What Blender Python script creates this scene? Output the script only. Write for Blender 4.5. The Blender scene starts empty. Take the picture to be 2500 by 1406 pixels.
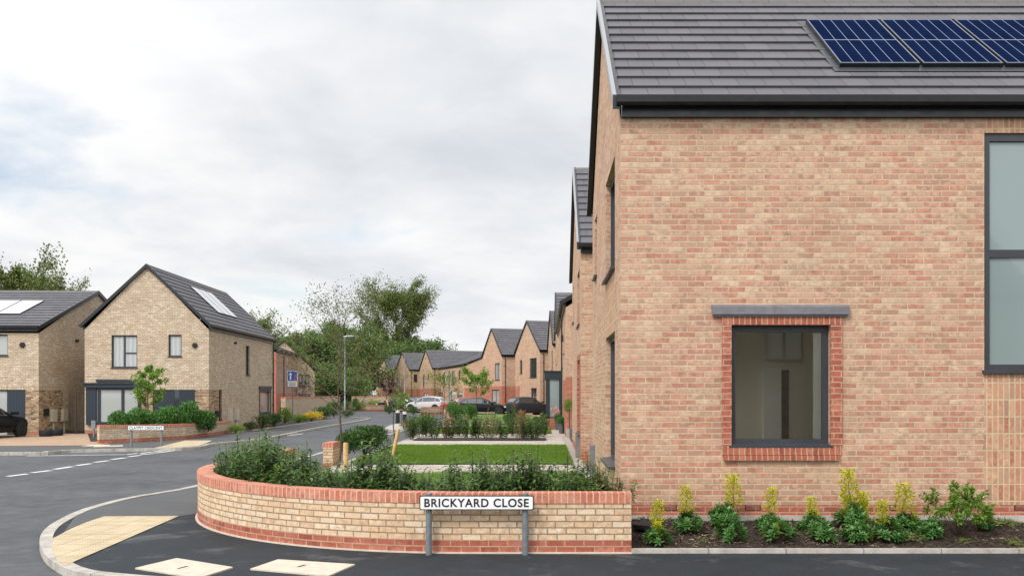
import bpy, bmesh, math, random
import numpy as np
from mathutils import Vector, Matrix
R = math.radians
SC = bpy.context.scene
COL = SC.collection
F, VX, VY, EYE = 2200.0, 1327.0, 960.0, 1.88     # focal length in photo pixels, vanishing point, eye height

def gp(px, py, z=0.0):                            # a photo pixel back to the level ground at height z
    Y = (EYE - z) * F / (py - VY)
    return ((px - VX) / F * Y, Y)
def at(px, Y): return (px - VX) / F * Y
def zat(py, Y): return EYE + (VY - py) / F * Y

# ------------------------------------------------------------------ naming
def tag(o, label=None, cat=None, group=None, kind=None):
    if label: o['label'] = label
    if cat: o['category'] = cat
    if group: o['group'] = group
    if kind: o['kind'] = kind
    return o
def empty(name, loc=(0, 0, 0), rz=0.0):
    o = bpy.data.objects.new(name, None); COL.objects.link(o)
    o.location = loc; o.rotation_euler = (0, 0, rz); o.empty_display_size = .2
    return o
KIDS = {}
def link(name, me, parent=None):
    o = bpy.data.objects.new(name, me); COL.objects.link(o)
    if parent is not None:
        o.parent = parent; KIDS.setdefault(parent, []).append(o)
    return o
def copy_tree(o, parent=None):
    c = o.copy(); COL.objects.link(c)
    if parent is not None: c.parent = parent; KIDS.setdefault(parent, []).append(c)
    for ch in list(KIDS.get(o, [])): copy_tree(ch, c)
    return c
ORD = ['first', 'second', 'third', 'fourth', 'fifth', 'sixth', 'seventh', 'eighth', 'ninth', 'tenth', 'eleventh', 'twelfth',
       'thirteenth', 'fourteenth', 'fifteenth', 'sixteenth', 'seventeenth', 'eighteenth', 'nineteenth', 'twentieth'] + \
      ['twenty-' + w for w in ('first', 'second', 'third', 'fourth', 'fifth', 'sixth', 'seventh', 'eighth', 'ninth')] + ['thirtieth'] + \
      ['thirty-' + w for w in ('first', 'second', 'third', 'fourth', 'fifth', 'sixth', 'seventh', 'eighth', 'ninth')]

# ------------------------------------------------------------------ mesh builder
class MB:
    def __init__(s): s.v = []; s.f = []; s.uv = []; s.m = []
    def face(s, pts, uv=None, m=0):
        i = len(s.v); s.v.extend([tuple(p) for p in pts])
        s.f.append(tuple(range(i, i + len(pts)))); s.uv.append(uv); s.m.append(m)
    def box(s, x0, x1, y0, y1, z0, z1, m=0, fr=None):
        c = [(x, y, z) for z in (z0, z1) for y in (y0, y1) for x in (x0, x1)]
        if fr is not None: c = [fr(*p) for p in c]
        for q in ((0, 2, 3, 1), (4, 5, 7, 6), (0, 1, 5, 4), (1, 3, 7, 5), (3, 2, 6, 7), (2, 0, 4, 6)):
            s.face([c[k] for k in q], None, m)
    def tube(s, path, rad, n=6, m=0, cap=True):
        rings = []
        path = [Vector(p) for p in path]
        for k, p in enumerate(path):
            d = (path[min(k + 1, len(path) - 1)] - path[max(k - 1, 0)]).normalized()
            a = d.orthogonal().normalized() if abs(d.z) > .99 else d.cross(Vector((0, 0, 1))).normalized()
            b = d.cross(a).normalized()
            r = rad[k] if isinstance(rad, (list, tuple)) else rad
            rings.append([p + (a * math.cos(t) + b * math.sin(t)) * r for t in [2 * math.pi * j / n for j in range(n)]])
        for k in range(len(rings) - 1):
            for j in range(n):
                s.face([rings[k][j], rings[k][(j + 1) % n], rings[k + 1][(j + 1) % n], rings[k + 1][j]], None, m)
        if cap: s.face(rings[0][::-1], None, m); s.face(rings[-1], None, m)
    def lathe(s, prof, c=(0, 0, 0), n=16, m=0, axis='z'):
        def P(r, h, a):
            x, y = r * math.cos(a), r * math.sin(a)
            return (c[0] + x, c[1] + y, c[2] + h) if axis == 'z' else (c[0] + x, c[1] + h, c[2] + y)
        for k in range(len(prof) - 1):
            for j in range(n):
                a, b = 2 * math.pi * j / n, 2 * math.pi * (j + 1) / n
                (r0, h0), (r1, h1) = prof[k], prof[k + 1]
                pts = [P(r0, h0, a), P(r0, h0, b), P(r1, h1, b), P(r1, h1, a)]
                if r0 < 1e-6: pts = pts[1:]
                elif r1 < 1e-6: pts = pts[:3]
                s.face(pts, None, m)
    def build(s, name, mats, parent=None, smooth=False, weld=False):
        me = bpy.data.meshes.new(name)
        me.from_pydata(s.v, [], s.f)
        for mt in (mats if isinstance(mats, (list, tuple)) else [mats]): me.materials.append(mt)
        me.polygons.foreach_set('material_index', s.m)
        uvl = me.uv_layers.new(name='UVMap').data
        for p, uv in zip(me.polygons, s.uv):
            if uv is None:
                n = p.normal
                if abs(n.z) > .8: uv = [(s.v[k][0], s.v[k][1]) for k in p.vertices]
                else:
                    l = math.hypot(n.x, n.y); tx, ty = -n.y / l, n.x / l
                    uv = [(s.v[k][0] * tx + s.v[k][1] * ty, s.v[k][2]) for k in p.vertices]
            for li, q in zip(p.loop_indices, uv): uvl[li].uv = q
        if weld or smooth:
            bm = bmesh.new(); bm.from_mesh(me)
            bmesh.ops.remove_doubles(bm, verts=bm.verts, dist=1e-4)
            if smooth:
                bmesh.ops.recalc_face_normals(bm, faces=bm.faces)
                for f in bm.faces: f.smooth = True
                for e in bm.edges:
                    if len(e.link_faces) == 2 and e.calc_face_angle(0) > R(38): e.smooth = False
            bm.to_mesh(me); bm.free()
        me.update()
        return link(name, me, parent)

def sheet(name, pts, z, m, kind='structure', parent=None):
    me = bpy.data.meshes.new(name); bm = bmesh.new()
    zf = z if callable(z) else (lambda x, y: z)
    f = bm.faces.new([bm.verts.new((x, y, zf(x, y))) for x, y in pts])
    if f.normal.z < 0: f.normal_flip()
    bm.normal_update()
    if f.normal.z < 0: f.normal_flip()
    bmesh.ops.triangulate(bm, faces=bm.faces[:])
    uvl = bm.loops.layers.uv.new('UVMap')
    for f in bm.faces:
        for l in f.loops: l[uvl].uv = (l.vert.co.x, l.vert.co.y)
    bm.to_mesh(me); bm.free(); me.materials.append(m)
    o = link(name, me, parent)
    if kind and parent is None: o['kind'] = kind
    return o

def offset_path(path, d):                         # to the right-hand side of the walking direction for positive d
    out = []
    for k, p in enumerate(path):
        a = path[max(k - 1, 0)]; b = path[min(k + 1, len(path) - 1)]
        tx, ty = b[0] - a[0], b[1] - a[1]; l = math.hypot(tx, ty) or 1
        out.append((p[0] + ty / l * d, p[1] - tx / l * d))
    return out
def ribbon(mb, path, d0, d1, z0, z1, m=0, mtop=None, ends=True, s0=0.0):
    a, b = offset_path(path, d0), offset_path(path, d1)
    zf0 = z0 if callable(z0) else (lambda s: z0)
    zf1 = z1 if callable(z1) else (lambda s: z1)
    s = s0; mt = m if mtop is None else mtop
    for k in range(len(path) - 1):
        l = math.dist(path[k], path[k + 1]); e = s + l
        q = lambda p, z: (p[0], p[1], z)
        for side in (a, b):
            mb.face([q(side[k], zf0(s)), q(side[k + 1], zf0(e)), q(side[k + 1], zf1(e)), q(side[k], zf1(s))],
                    [(s, zf0(s)), (e, zf0(e)), (e, zf1(e)), (s, zf1(s))], m)
        mb.face([q(a[k], zf1(s)), q(a[k + 1], zf1(e)), q(b[k + 1], zf1(e)), q(b[k], zf1(s))],
                [(s, .02), (e, .02), (e, .02 + abs(d1 - d0)), (s, .02 + abs(d1 - d0))], mt)
        mb.face([q(a[k], zf0(s)), q(b[k], zf0(s)), q(b[k + 1], zf0(e)), q(a[k + 1], zf0(e))], [(s, 0), (s, .1), (e, .1), (e, 0)], m)
        s = e
    if ends:
        for k, ss in ((0, s0), (-1, s)):
            mb.face([(a[k][0], a[k][1], zf0(ss)), (b[k][0], b[k][1], zf0(ss)), (b[k][0], b[k][1], zf1(ss)), (a[k][0], a[k][1], zf1(ss))],
                    [(0.0, zf0(ss)), (abs(d1 - d0), zf0(ss)), (abs(d1 - d0), zf1(ss)), (0.0, zf1(ss))], m)

# ------------------------------------------------------------------ materials
def srgb(r, g, b, k=1.0):
    f = lambda c: ((c / 255 + .055) / 1.055) ** 2.4 if c > 10 else c / 255 / 12.92
    return (f(r) * k, f(g) * k, f(b) * k, 1)
class NT:
    def __init__(s, mat): s.t = mat.node_tree; s.n = s.t.nodes; s.l = s.t.links
    def add(s, typ, **kw):
        n = s.n.new(typ)
        for k, v in kw.items(): setattr(n, k, v)
        return n
    def put(s, sock, v):
        if isinstance(v, bpy.types.NodeSocket): s.l.new(v, sock)
        elif v is not None: sock.default_value = v
    def math(s, op, a, b=None, c=None, clamp=False):
        n = s.add('ShaderNodeMath', operation=op); n.use_clamp = clamp
        s.put(n.inputs[0], a); s.put(n.inputs[1], b)
        if c is not None: s.put(n.inputs[2], c)
        return n.outputs[0]
    def mix(s, f, a, b, mode='MIX'):
        n = s.add('ShaderNodeMix', data_type='RGBA', blend_type=mode)
        s.put(n.inputs[0], f); s.put(n.inputs[6], a); s.put(n.inputs[7], b)
        return n.outputs[2]
    def noise(s, vec, scale, detail=3, rough=.55, dist=0):
        n = s.add('ShaderNodeTexNoise'); s.put(n.inputs['Vector'], vec)
        n.inputs['Scale'].default_value = scale; n.inputs['Detail'].default_value = detail
        n.inputs['Roughness'].default_value = rough; n.inputs['Distortion'].default_value = dist
        return n.outputs['Fac']
    def ramp(s, f, stops, interp='LINEAR'):
        n = s.add('ShaderNodeValToRGB'); n.color_ramp.interpolation = interp
        e = n.color_ramp.elements
        while len(e) > 1: e.remove(e[-1])
        e[0].position, e[0].color = stops[0]
        for p, c in stops[1:]:
            q = e.new(p); q.color = c
        s.put(n.inputs[0], f)
        return n.outputs[0]
    def rng(s, f, a, b, c, d):
        n = s.add('ShaderNodeMapRange'); s.put(n.inputs[0], f)
        for k, v in zip((1, 2, 3, 4), (a, b, c, d)): n.inputs[k].default_value = v
        return n.outputs[0]
    def bump(s, h, strength, dist):
        n = s.add('ShaderNodeBump'); n.inputs['Strength'].default_value = strength; n.inputs['Distance'].default_value = dist
        s.put(n.inputs['Height'], h); return n.outputs[0]
def mat(name):
    m = bpy.data.materials.new(name); m.use_nodes = True
    t = NT(m); b = t.n['Principled BSDF']
    return m, t, b
def g(v): return (v, v, v, 1)
def plain(name, col, rough=.6, metal=0.0, spec=.5, noise=0.0, scale=8, coat=0.0, bump=0.0, bscale=60):
    m, t, b = mat(name)
    b.inputs['Roughness'].default_value = rough; b.inputs['Metallic'].default_value = metal
    b.inputs['Specular IOR Level'].default_value = spec; b.inputs['Coat Weight'].default_value = coat
    b.inputs['Base Color'].default_value = col
    if noise or bump:
        co = t.add('ShaderNodeTexCoord').outputs['Object']
    if noise:
        f = t.noise(co, scale, 5)
        c0 = tuple(x * (1 - noise) for x in col[:3]) + (1,); c1 = tuple(min(1, x * (1 + noise)) for x in col[:3]) + (1,)
        t.put(b.inputs['Base Color'], t.ramp(f, [(.3, c0), (.7, c1)]))
        t.put(b.inputs['Roughness'], t.rng(f, .3, .7, max(0, rough - .08), min(1, rough + .08)))
    if bump: t.put(b.inputs['Normal'], t.bump(t.noise(co, bscale, 4), bump, .01))
    return m

def brick(name, pal, mortar, L=.225, H=.075, bond=.5, joint=.011, swap=False, patch=0.12, rough=.85, bump=.6, drift=0.0, effl=0.0):
    m, t, b = mat(name)
    uv = t.add('ShaderNodeUVMap').outputs[0]
    sep = t.add('ShaderNodeSeparateXYZ'); t.put(sep.inputs[0], uv)
    u, v = (sep.outputs[1], sep.outputs[0]) if swap else (sep.outputs[0], sep.outputs[1])
    n1 = t.noise(uv, 20, 3); n2 = t.noise(uv, 24, 3)
    u = t.math('MULTIPLY_ADD', t.math('SUBTRACT', n1, .5), .016, u)
    v = t.math('MULTIPLY_ADD', t.math('SUBTRACT', n2, .5), .013, v)
    rv = t.math('DIVIDE', v, H); row = t.math('FLOOR', rv); fy = t.math('SUBTRACT', rv, row)
    par = t.math('FLOORED_MODULO', row, 2.0)
    ru = t.math('MULTIPLY_ADD', par, bond, t.math('DIVIDE', u, L))
    # slight drift of each row's perpends
    rw = t.add('ShaderNodeTexWhiteNoise', noise_dimensions='1D'); t.put(rw.inputs['W'], row)
    ru = t.math('MULTIPLY_ADD', rw.outputs[0], .12 if bond else 0.0, ru)
    cl = t.math('FLOOR', ru); fx = t.math('SUBTRACT', ru, cl)
    def edge(fr, sz):
        a = t.math('MINIMUM', fr, t.math('SUBTRACT', 1.0, fr))
        return t.math('MULTIPLY', a, sz)
    e = t.math('MINIMUM', edge(fx, L), edge(fy, H))
    mask = t.rng(e, joint * .42, joint * .42 + .006, 0, 1)          # 1 on brick
    cmb = t.add('ShaderNodeCombineXYZ'); t.put(cmb.inputs[0], cl); t.put(cmb.inputs[1], row)
    wn = t.add('ShaderNodeTexWhiteNoise', noise_dimensions='2D'); t.put(wn.inputs['Vector'], cmb.outputs[0])
    batch = t.math('MULTIPLY', t.math('SUBTRACT', sep.outputs[1], 2.9), drift)
    big = t.noise(uv, .55, 3)
    idv = t.math('ADD', wn.outputs[0], t.math('MULTIPLY', t.math('SUBTRACT', big, .5), patch * 2), clamp=False); idv = t.math('ADD', idv, batch, clamp=True)
    # burnt and chalky variation inside each brick
    off = t.add('ShaderNodeVectorMath', operation='ADD'); t.put(off.inputs[0], uv)
    sc = t.add('ShaderNodeVectorMath', operation='SCALE'); t.put(sc.inputs[0], wn.outputs[1]); sc.inputs[3].default_value = 9
    t.put(off.inputs[1], sc.outputs[0])
    w1 = t.noise(off.outputs[0], 13, 4, .6)
    col = t.ramp(t.math('MULTIPLY_ADD', t.math('SUBTRACT', w1, .5), .62, idv, clamp=True), pal)
    w2 = t.noise(off.outputs[0], 45, 3, .6)
    k = t.math('ADD', t.rng(w1, .25, .75, .76, 1.20), t.rng(w2, .3, .7, -.09, .09))
    gcol = t.add('ShaderNodeCombineColor'); [t.put(gcol.inputs[i], k) for i in range(3)]
    col = t.mix(1.0, col, gcol.outputs[0], 'MULTIPLY')
    mn = t.noise(uv, 7, 4)
    mc = t.ramp(mn, [(.3, tuple(x * .82 for x in mortar[:3]) + (1,)), (.7, tuple(min(1, x * 1.12) for x in mortar[:3]) + (1,))])
    fin = t.mix(mask, mc, col)
    if effl:                                                          # lime bloom on the brickwork
        ef = t.math('MULTIPLY', t.rng(t.noise(uv, 1.3, 6, .65), .52, .72, 0, 1), t.rng(w1, .35, .65, .2, 1))
        fin = t.mix(t.math('MULTIPLY', ef, effl), fin, (.62, .57, .50, 1))
    wd = t.noise(uv, .9, 5, .6)
    kk = t.rng(wd, .3, .7, .92, 1.06)
    gc2 = t.add('ShaderNodeCombineColor'); [t.put(gc2.inputs[i], kk) for i in range(3)]
    fin = t.mix(1.0, fin, gc2.outputs[0], 'MULTIPLY')
    t.put(b.inputs['Base Color'], fin)
    b.inputs['Roughness'].default_value = rough; b.inputs['Specular IOR Level'].default_value = .25
    h = t.math('ADD', t.math('MULTIPLY', mask, .7), t.math('MULTIPLY', w2, .3))
    h = t.math('ADD', h, t.math('MULTIPLY', wn.outputs[0], .15))
    t.put(b.inputs['Normal'], t.bump(h, bump, .006))
    return m
def pal(*cs, soft=.0):
    n = len(cs); mn = [sum(c[k] for c in cs) / n for k in range(3)]
    return [(i / (n - 1), tuple(c[k] + (mn[k] - c[k]) * soft for k in range(3)) + (1,)) for i, c in enumerate(cs)]
K = .84
PINK = pal(srgb(178, 112, 90, K), srgb(190, 126, 104, K), srgb(200, 142, 118, K), srgb(158, 124, 110, K), srgb(204, 156, 132, K), srgb(208, 164, 140, K), srgb(208, 174, 144, K), srgb(176, 146, 124, K), srgb(214, 184, 152, K), srgb(216, 192, 162, K), soft=.45)
PINKM = srgb(200, 180, 150, K)
BUFF = pal(srgb(182, 160, 134, K), srgb(202, 180, 152, K), srgb(206, 186, 160, K), srgb(204, 182, 154, K), srgb(212, 194, 168, K), srgb(234, 222, 204, K), srgb(192, 170, 142, K), soft=.3)
BUFFM = srgb(158, 142, 122, K)
CREAM = pal(srgb(204, 168, 134, K), srgb(218, 184, 148, K), srgb(212, 178, 142, K), srgb(222, 192, 156, K), srgb(232, 210, 180, K), srgb(208, 172, 136, K), srgb(236, 220, 196, K), srgb(218, 184, 148, K), soft=.35)
REDP = pal(srgb(150, 84, 68, K), srgb(172, 98, 78, K), srgb(180, 108, 86, K), srgb(166, 90, 72, K), srgb(190, 122, 100, K), soft=.1)
MIXP = pal(srgb(88, 72, 66, K), srgb(150, 124, 100, K), srgb(184, 154, 118, K), srgb(132, 106, 88, K), srgb(196, 170, 132, K), srgb(172, 142, 112, K), srgb(214, 192, 158, K))
M = {}
M['pink'] = brick('pink brick', PINK, PINKM, effl=.16, patch=.22, drift=.045)
M['pink_side'] = brick('pink brick gable', PINK, PINKM, effl=.45, patch=.2)
M['pink_soldier'] = brick('pink soldier brick', pal(srgb(184, 124, 100, K), srgb(204, 156, 126, K), srgb(194, 138, 112, K), srgb(206, 166, 134, K), srgb(172, 132, 112, K)), srgb(206, 186, 152, K), L=.225, H=.075, bond=0.0, swap=True, joint=.014)
M['buff'] = brick('buff brick', BUFF, BUFFM)
M['buff_soldier'] = brick('buff soldier brick', BUFF, BUFFM, L=.24, H=.075, bond=0.0, swap=True)
M['cream'] = brick('cream wall brick', CREAM, srgb(156, 134, 110, K), effl=.12, joint=.012)
M['red'] = brick('red brick', REDP, srgb(190, 152, 126, K), effl=.3)
M['red_soldier'] = brick('red soldier brick', REDP, srgb(190, 160, 128, K), L=.30, H=.075, bond=0.0, swap=True)
M['coping'] = brick('red coping brick', pal(srgb(190, 116, 92, K), srgb(202, 134, 108, K), srgb(186, 110, 88, K), srgb(206, 142, 116, K)), srgb(218, 178, 156, K), L=3.0, H=.075, bond=0.0, swap=True, effl=.3)
M['mixed'] = brick('mixed brown brick', MIXP, BUFFM)
M['slate_brick'] = brick('slate grey brick', pal(srgb(92, 92, 96, K), srgb(120, 118, 118, K), srgb(84, 86, 92, K)), srgb(110, 106, 102, K))

def tile_mat():
    m, t, b = mat('roof tile')
    uv = t.add('ShaderNodeUVMap').outputs[0]
    sep = t.add('ShaderNodeSeparateXYZ'); t.put(sep.inputs[0], uv)
    row = t.math('FLOOR', sep.outputs[1])
    ru = t.math('MULTIPLY_ADD', t.math('FLOORED_MODULO', row, 2.0), .5, t.math('DIVIDE', sep.outputs[0], .36))
    cl = t.math('FLOOR', ru); fx = t.math('SUBTRACT', ru, cl)
    cmb = t.add('ShaderNodeCombineXYZ'); t.put(cmb.inputs[0], cl); t.put(cmb.inputs[1], row)
    wn = t.add('ShaderNodeTexWhiteNoise', noise_dimensions='2D'); t.put(wn.inputs['Vector'], cmb.outputs[0])
    co = t.add('ShaderNodeTexCoord').outputs['Object']
    n = t.noise(co, 2.5, 5); n2 = t.noise(co, 55, 3)
    k = t.math('ADD', t.rng(wn.outputs[0], 0, 1, .86, 1.12), t.math('ADD', t.rng(n, .3, .7, -.09, .09), t.rng(n2, .3, .7, -.07, .07)))
    gc = t.add('ShaderNodeCombineColor'); [t.put(gc.inputs[i], k) for i in range(3)]
    col = t.mix(1.0, srgb(108, 106, 112, .58), gc.outputs[0], 'MULTIPLY')
    joint = t.rng(t.math('MINIMUM', fx, t.math('SUBTRACT', 1.0, fx)), .008, .018, 1, 0)
    t.put(b.inputs['Base Color'], t.mix(t.math('MULTIPLY', joint, .75), col, (.02, .02, .02, 1)))
    t.put(b.inputs['Roughness'], t.rng(n, .3, .7, .5, .66))
    b.inputs['Specular IOR Level'].default_value = .4
    h = t.math('SUBTRACT', t.math('ADD', t.math('MULTIPLY', wn.outputs[0], .4), t.math('MULTIPLY', n2, .12)), t.math('MULTIPLY', joint, .8))
    t.put(b.inputs['Normal'], t.bump(h, .5, .008))
    return m
M['tile'] = tile_mat()
M['black'] = plain('black upvc', srgb(26, 27, 29), .35, noise=.15)
M['anth'] = plain('anthracite frame', srgb(58, 60, 66, .8), .42, noise=.08, scale=3)
M['navy'] = plain('navy timber panel', srgb(34, 48, 60, .75), .45, noise=.1, scale=5)
def navy_boards():
    m, t, b = mat('navy boards')
    uv = t.add('ShaderNodeUVMap').outputs[0]
    sep = t.add('ShaderNodeSeparateXYZ'); t.put(sep.inputs[0], uv)
    fr = t.math('FRACT', t.math('DIVIDE', sep.outputs[0], .125))
    gr = t.rng(t.math('MINIMUM', fr, t.math('SUBTRACT', 1.0, fr)), .03, .07, 0, 1)
    t.put(b.inputs['Base Color'], t.mix(gr, srgb(20, 28, 36, .8), srgb(36, 50, 63, .75)))
    t.put(b.inputs['Normal'], t.bump(gr, .6, .008)); b.inputs['Roughness'].default_value = .5
    return m
M['boards'] = navy_boards()
M['lead'] = plain('lead flashing', srgb(128, 126, 132, .7), .5, .0, noise=.16, scale=7, bump=.25, bscale=14)
M['galv'] = plain('galvanised steel', srgb(140, 148, 152, .75), .45, .4, noise=.14, scale=14)
M['white'] = plain('white plastic', srgb(226, 224, 216, .85), .45, noise=.05)
M['cream_box'] = plain('cream meter box', srgb(206, 200, 180, .85), .5, noise=.05)
M['ridge'] = plain('ridge tile', srgb(116, 114, 110, .62), .6, noise=.18, scale=6)
M['litedge'] = plain('painted verge light', srgb(176, 178, 182, .6), .4, .1, noise=.06)  # pale colour stands in for light on the dark front verges
M['plate'] = plain('reflective sign face', srgb(236, 236, 236, .88), .35, noise=.03)
M['ink'] = plain('black sign lettering', srgb(24, 26, 30), .4)
M['signblue'] = plain('blue sign face', srgb(28, 92, 180, .9), .35)
M['signred'] = plain('red sign arrow', srgb(214, 40, 60, .9), .35)
M['timber'] = plain('weathered timber', srgb(136, 122, 104, .75), .8, noise=.25, scale=4)
M['stake'] = plain('peeled pine stake', srgb(206, 168, 112, .85), .7, noise=.2, scale=9)
M['bark'] = plain('bark', srgb(98, 84, 70, .7), .9, noise=.3, scale=12, bump=.6, bscale=40)
M['bark_pale'] = plain('young bark', srgb(112, 96, 78, .7), .85, noise=.25, scale=20)
M['concrete'] = plain('kerb concrete', srgb(196, 190, 180, .72), .85, noise=.16, scale=5, bump=.3, bscale=90)
M['cover'] = plain('pale concrete cover', srgb(214, 200, 182, .78), .85, noise=.13, scale=9, bump=.25, bscale=120)
M['potgrey'] = plain('grey glazed pot', srgb(98, 98, 98, .7), .5, noise=.1)
M['potpale'] = plain('pale stone pot', srgb(168, 164, 158, .75), .7, noise=.1)
M['rubber'] = plain('black rubber', srgb(24, 25, 27), .75)
M['soil'] = plain('soil', srgb(56, 44, 36, .7), .95, noise=.35, scale=14, bump=.8, bscale=50)
M['gravel'] = plain('pale gravel', srgb(176, 166, 154, .7), .95, noise=.4, scale=60, bump=.9, bscale=80)

def pane(name, col, rough=.04, stripes=0, spec=.6):
    m, t, b = mat(name)
    b.inputs['Roughness'].default_value = rough; b.inputs['Specular IOR Level'].default_value = spec
    b.inputs['Coat Weight'].default_value = .6; b.inputs['Coat Roughness'].default_value = .02
    if stripes:
        uv = t.add('ShaderNodeUVMap').outputs[0]
        w = t.add('ShaderNodeTexWave'); w.inputs['Scale'].default_value = stripes; w.inputs['Distortion'].default_value = 2.5
        t.put(w.inputs[0], uv)
        t.put(b.inputs['Base Color'], t.ramp(w.outputs[1], [(.2, tuple(x * .8 for x in col[:3]) + (1,)), (.8, col)]))
    else:
        b.inputs['Base Color'].default_value = col
    return m
M['dark_pane'] = pane('dark window pane', (.02, .026, .03, 1))
M['blind_pane'] = pane('window with drawn blind', (.36, .38, .36, 1))
M['curtain_pane'] = pane('window with net curtain', (.40, .42, .42, 1), stripes=1.6)
M['frost_pane'] = pane('obscured glass', (.20, .255, .25, 1), .12)
def clear_glass():
    m, t, b = mat('clear glass'); t.n.remove(b)
    out = t.n['Material Output']
    tr = t.add('ShaderNodeBsdfTransparent'); tr.inputs[0].default_value = (.90, .90, .85, 1)
    gl = t.add('ShaderNodeBsdfGlossy'); gl.inputs['Roughness'].default_value = .015
    fr = t.add('ShaderNodeFresnel'); fr.inputs[0].default_value = 2.1
    mx = t.add('ShaderNodeMixShader'); t.put(mx.inputs[0], fr.outputs[0])
    t.put(mx.inputs[1], tr.outputs[0]); t.put(mx.inputs[2], gl.outputs[0]); t.put(out.inputs[0], mx.outputs[0])
    return m
M['glass'] = clear_glass()

def asphalt(name, base, spread, joint=False, spots=.0, stain=None):
    m, t, b = mat(name)
    co = t.add('ShaderNodeTexCoord').outputs['Object']
    n0 = t.noise(co, .35, 7, .68, .4); n1 = t.noise(co, 3.0, 6, .65); n2 = t.noise(co, 90, 3, .7); n3 = t.noise(co, 260, 2, .8)
    k = t.math('ADD', t.rng(n0, .3, .7, 1 - spread, 1 + spread), t.math('ADD', t.rng(n1, .3, .7, -spread, spread), t.rng(n2, .3, .7, -.28, .28)))
    k = t.math('ADD', k, t.rng(n3, .62, .75, 0, .7))
    gc = t.add('ShaderNodeCombineColor'); [t.put(gc.inputs[i], k) for i in range(3)]
    col = t.mix(1.0, base, gc.outputs[0], 'MULTIPLY')
    if stain:                                              # scuffs of pale dust
        s = t.math('MULTIPLY', t.rng(t.noise(co, 1.1, 8, .7, .6), .55, .74, 0, 1), t.rng(n2, .35, .65, .2, 1))
        col = t.mix(t.math('MULTIPLY', s, stain), col, (.30, .29, .27, 1))
    t.put(b.inputs['Base Color'], col)
    t.put(b.inputs['Roughness'], t.rng(n1, .3, .7, .72, .9)); b.inputs['Specular IOR Level'].default_value = .35
    t.put(b.inputs['Normal'], t.bump(t.math('ADD', n2, t.math('MULTIPLY', n3, .6)), .55, .006))
    return m
M['road'] = asphalt('worn road asphalt', (.072, .077, .084, 1), .30, stain=.25)
M['newtar'] = asphalt('fresh footway asphalt', (.0135, .0195, .0255, 1), .28, stain=.5)
M['foot'] = asphalt('footway asphalt', (.078, .08, .083, 1), .12, stain=.2)
M['joint'] = asphalt('asphalt joint', (.19, .19, .19, 1), .2)
def paint():
    m, t, b = mat('road paint')
    co = t.add('ShaderNodeTexCoord').outputs['Object']
    n = t.noise(co, 18, 6, .7)
    t.put(b.inputs['Base Color'], t.ramp(n, [(.30, (.22, .22, .22, 1)), (.45, (.62, .62, .60, 1)), (.7, (.72, .72, .70, 1))]))
    b.inputs['Roughness'].default_value = .7
    return m
M['paint'] = paint()
def tactile():
    m, t, b = mat('buff blister paving')
    uv = t.add('ShaderNodeUVMap').outputs[0]
    sep = t.add('ShaderNodeSeparateXYZ'); t.put(sep.inputs[0], uv)
    def fr(x, s): return t.math('FRACT', t.math('DIVIDE', x, s))
    dx = t.math('SUBTRACT', fr(sep.outputs[0], .0667), .5); dy = t.math('SUBTRACT', fr(sep.outputs[1], .0667), .5)
    d = t.math('SQRT', t.math('ADD', t.math('MULTIPLY', dx, dx), t.math('MULTIPLY', dy, dy)))
    blis = t.rng(d, .18, .30, 1, 0)
    ex = fr(sep.outputs[0], .4); ey = fr(sep.outputs[1], .4)
    e = t.math('MINIMUM', t.math('MINIMUM', ex, t.math('SUBTRACT', 1.0, ex)), t.math('MINIMUM', ey, t.math('SUBTRACT', 1.0, ey)))
    jt = t.rng(e, .006, .014, 1, 0)
    n = t.noise(uv, 2.2, 6, .65); n2 = t.noise(uv, 40, 3)
    c = t.ramp(t.math('ADD', n, t.rng(n2, .3, .7, -.1, .1)), [(.3, srgb(190, 170, 134, .74)), (.6, srgb(212, 194, 160, .76)), (.8, srgb(220, 206, 178, .78))])
    c = t.mix(t.math('MULTIPLY', jt, .7), c, srgb(130, 112, 84, .7))
    c = t.mix(t.math('MULTIPLY', blis, .35), c, srgb(232, 216, 184, .82))
    t.put(b.inputs['Base Color'], c)
    t.put(b.inputs['Normal'], t.bump(t.math('SUBTRACT', blis, jt), .9, .012)); b.inputs['Roughness'].default_value = .85
    return m
M['tactile'] = tactile()
M['paver'] = brick('pale block paving', pal(srgb(172, 162, 150, .8), srgb(196, 188, 176, .8), srgb(184, 172, 158, .8), srgb(204, 198, 188, .8)), srgb(140, 132, 122, .7), L=.30, H=.20, joint=.008, bump=.3)
M['drive'] = brick('tan block paving', pal(srgb(176, 146, 120, .8), srgb(196, 168, 142, .8), srgb(186, 156, 130, .8)), srgb(140, 120, 100, .7), L=.2, H=.1, joint=.006, bump=.3)
def turf():
    m, t, b = mat('lawn turf')
    co = t.add('ShaderNodeTexCoord').outputs['Object']
    n = t.noise(co, 1.4, 5, .6); n2 = t.noise(co, 60, 3)
    t.put(b.inputs['Base Color'], t.ramp(t.math('ADD', n, t.rng(n2, .3, .7, -.2, .2)), [(.25, (.05, .11, .016, 1)), (.5, (.085, .17, .022, 1)), (.75, (.14, .21, .04, 1))]))
    b.inputs['Roughness'].default_value = .9; t.put(b.inputs['Normal'], t.bump(n2, .8, .02))
    return m
M['turf'] = turf()
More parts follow.
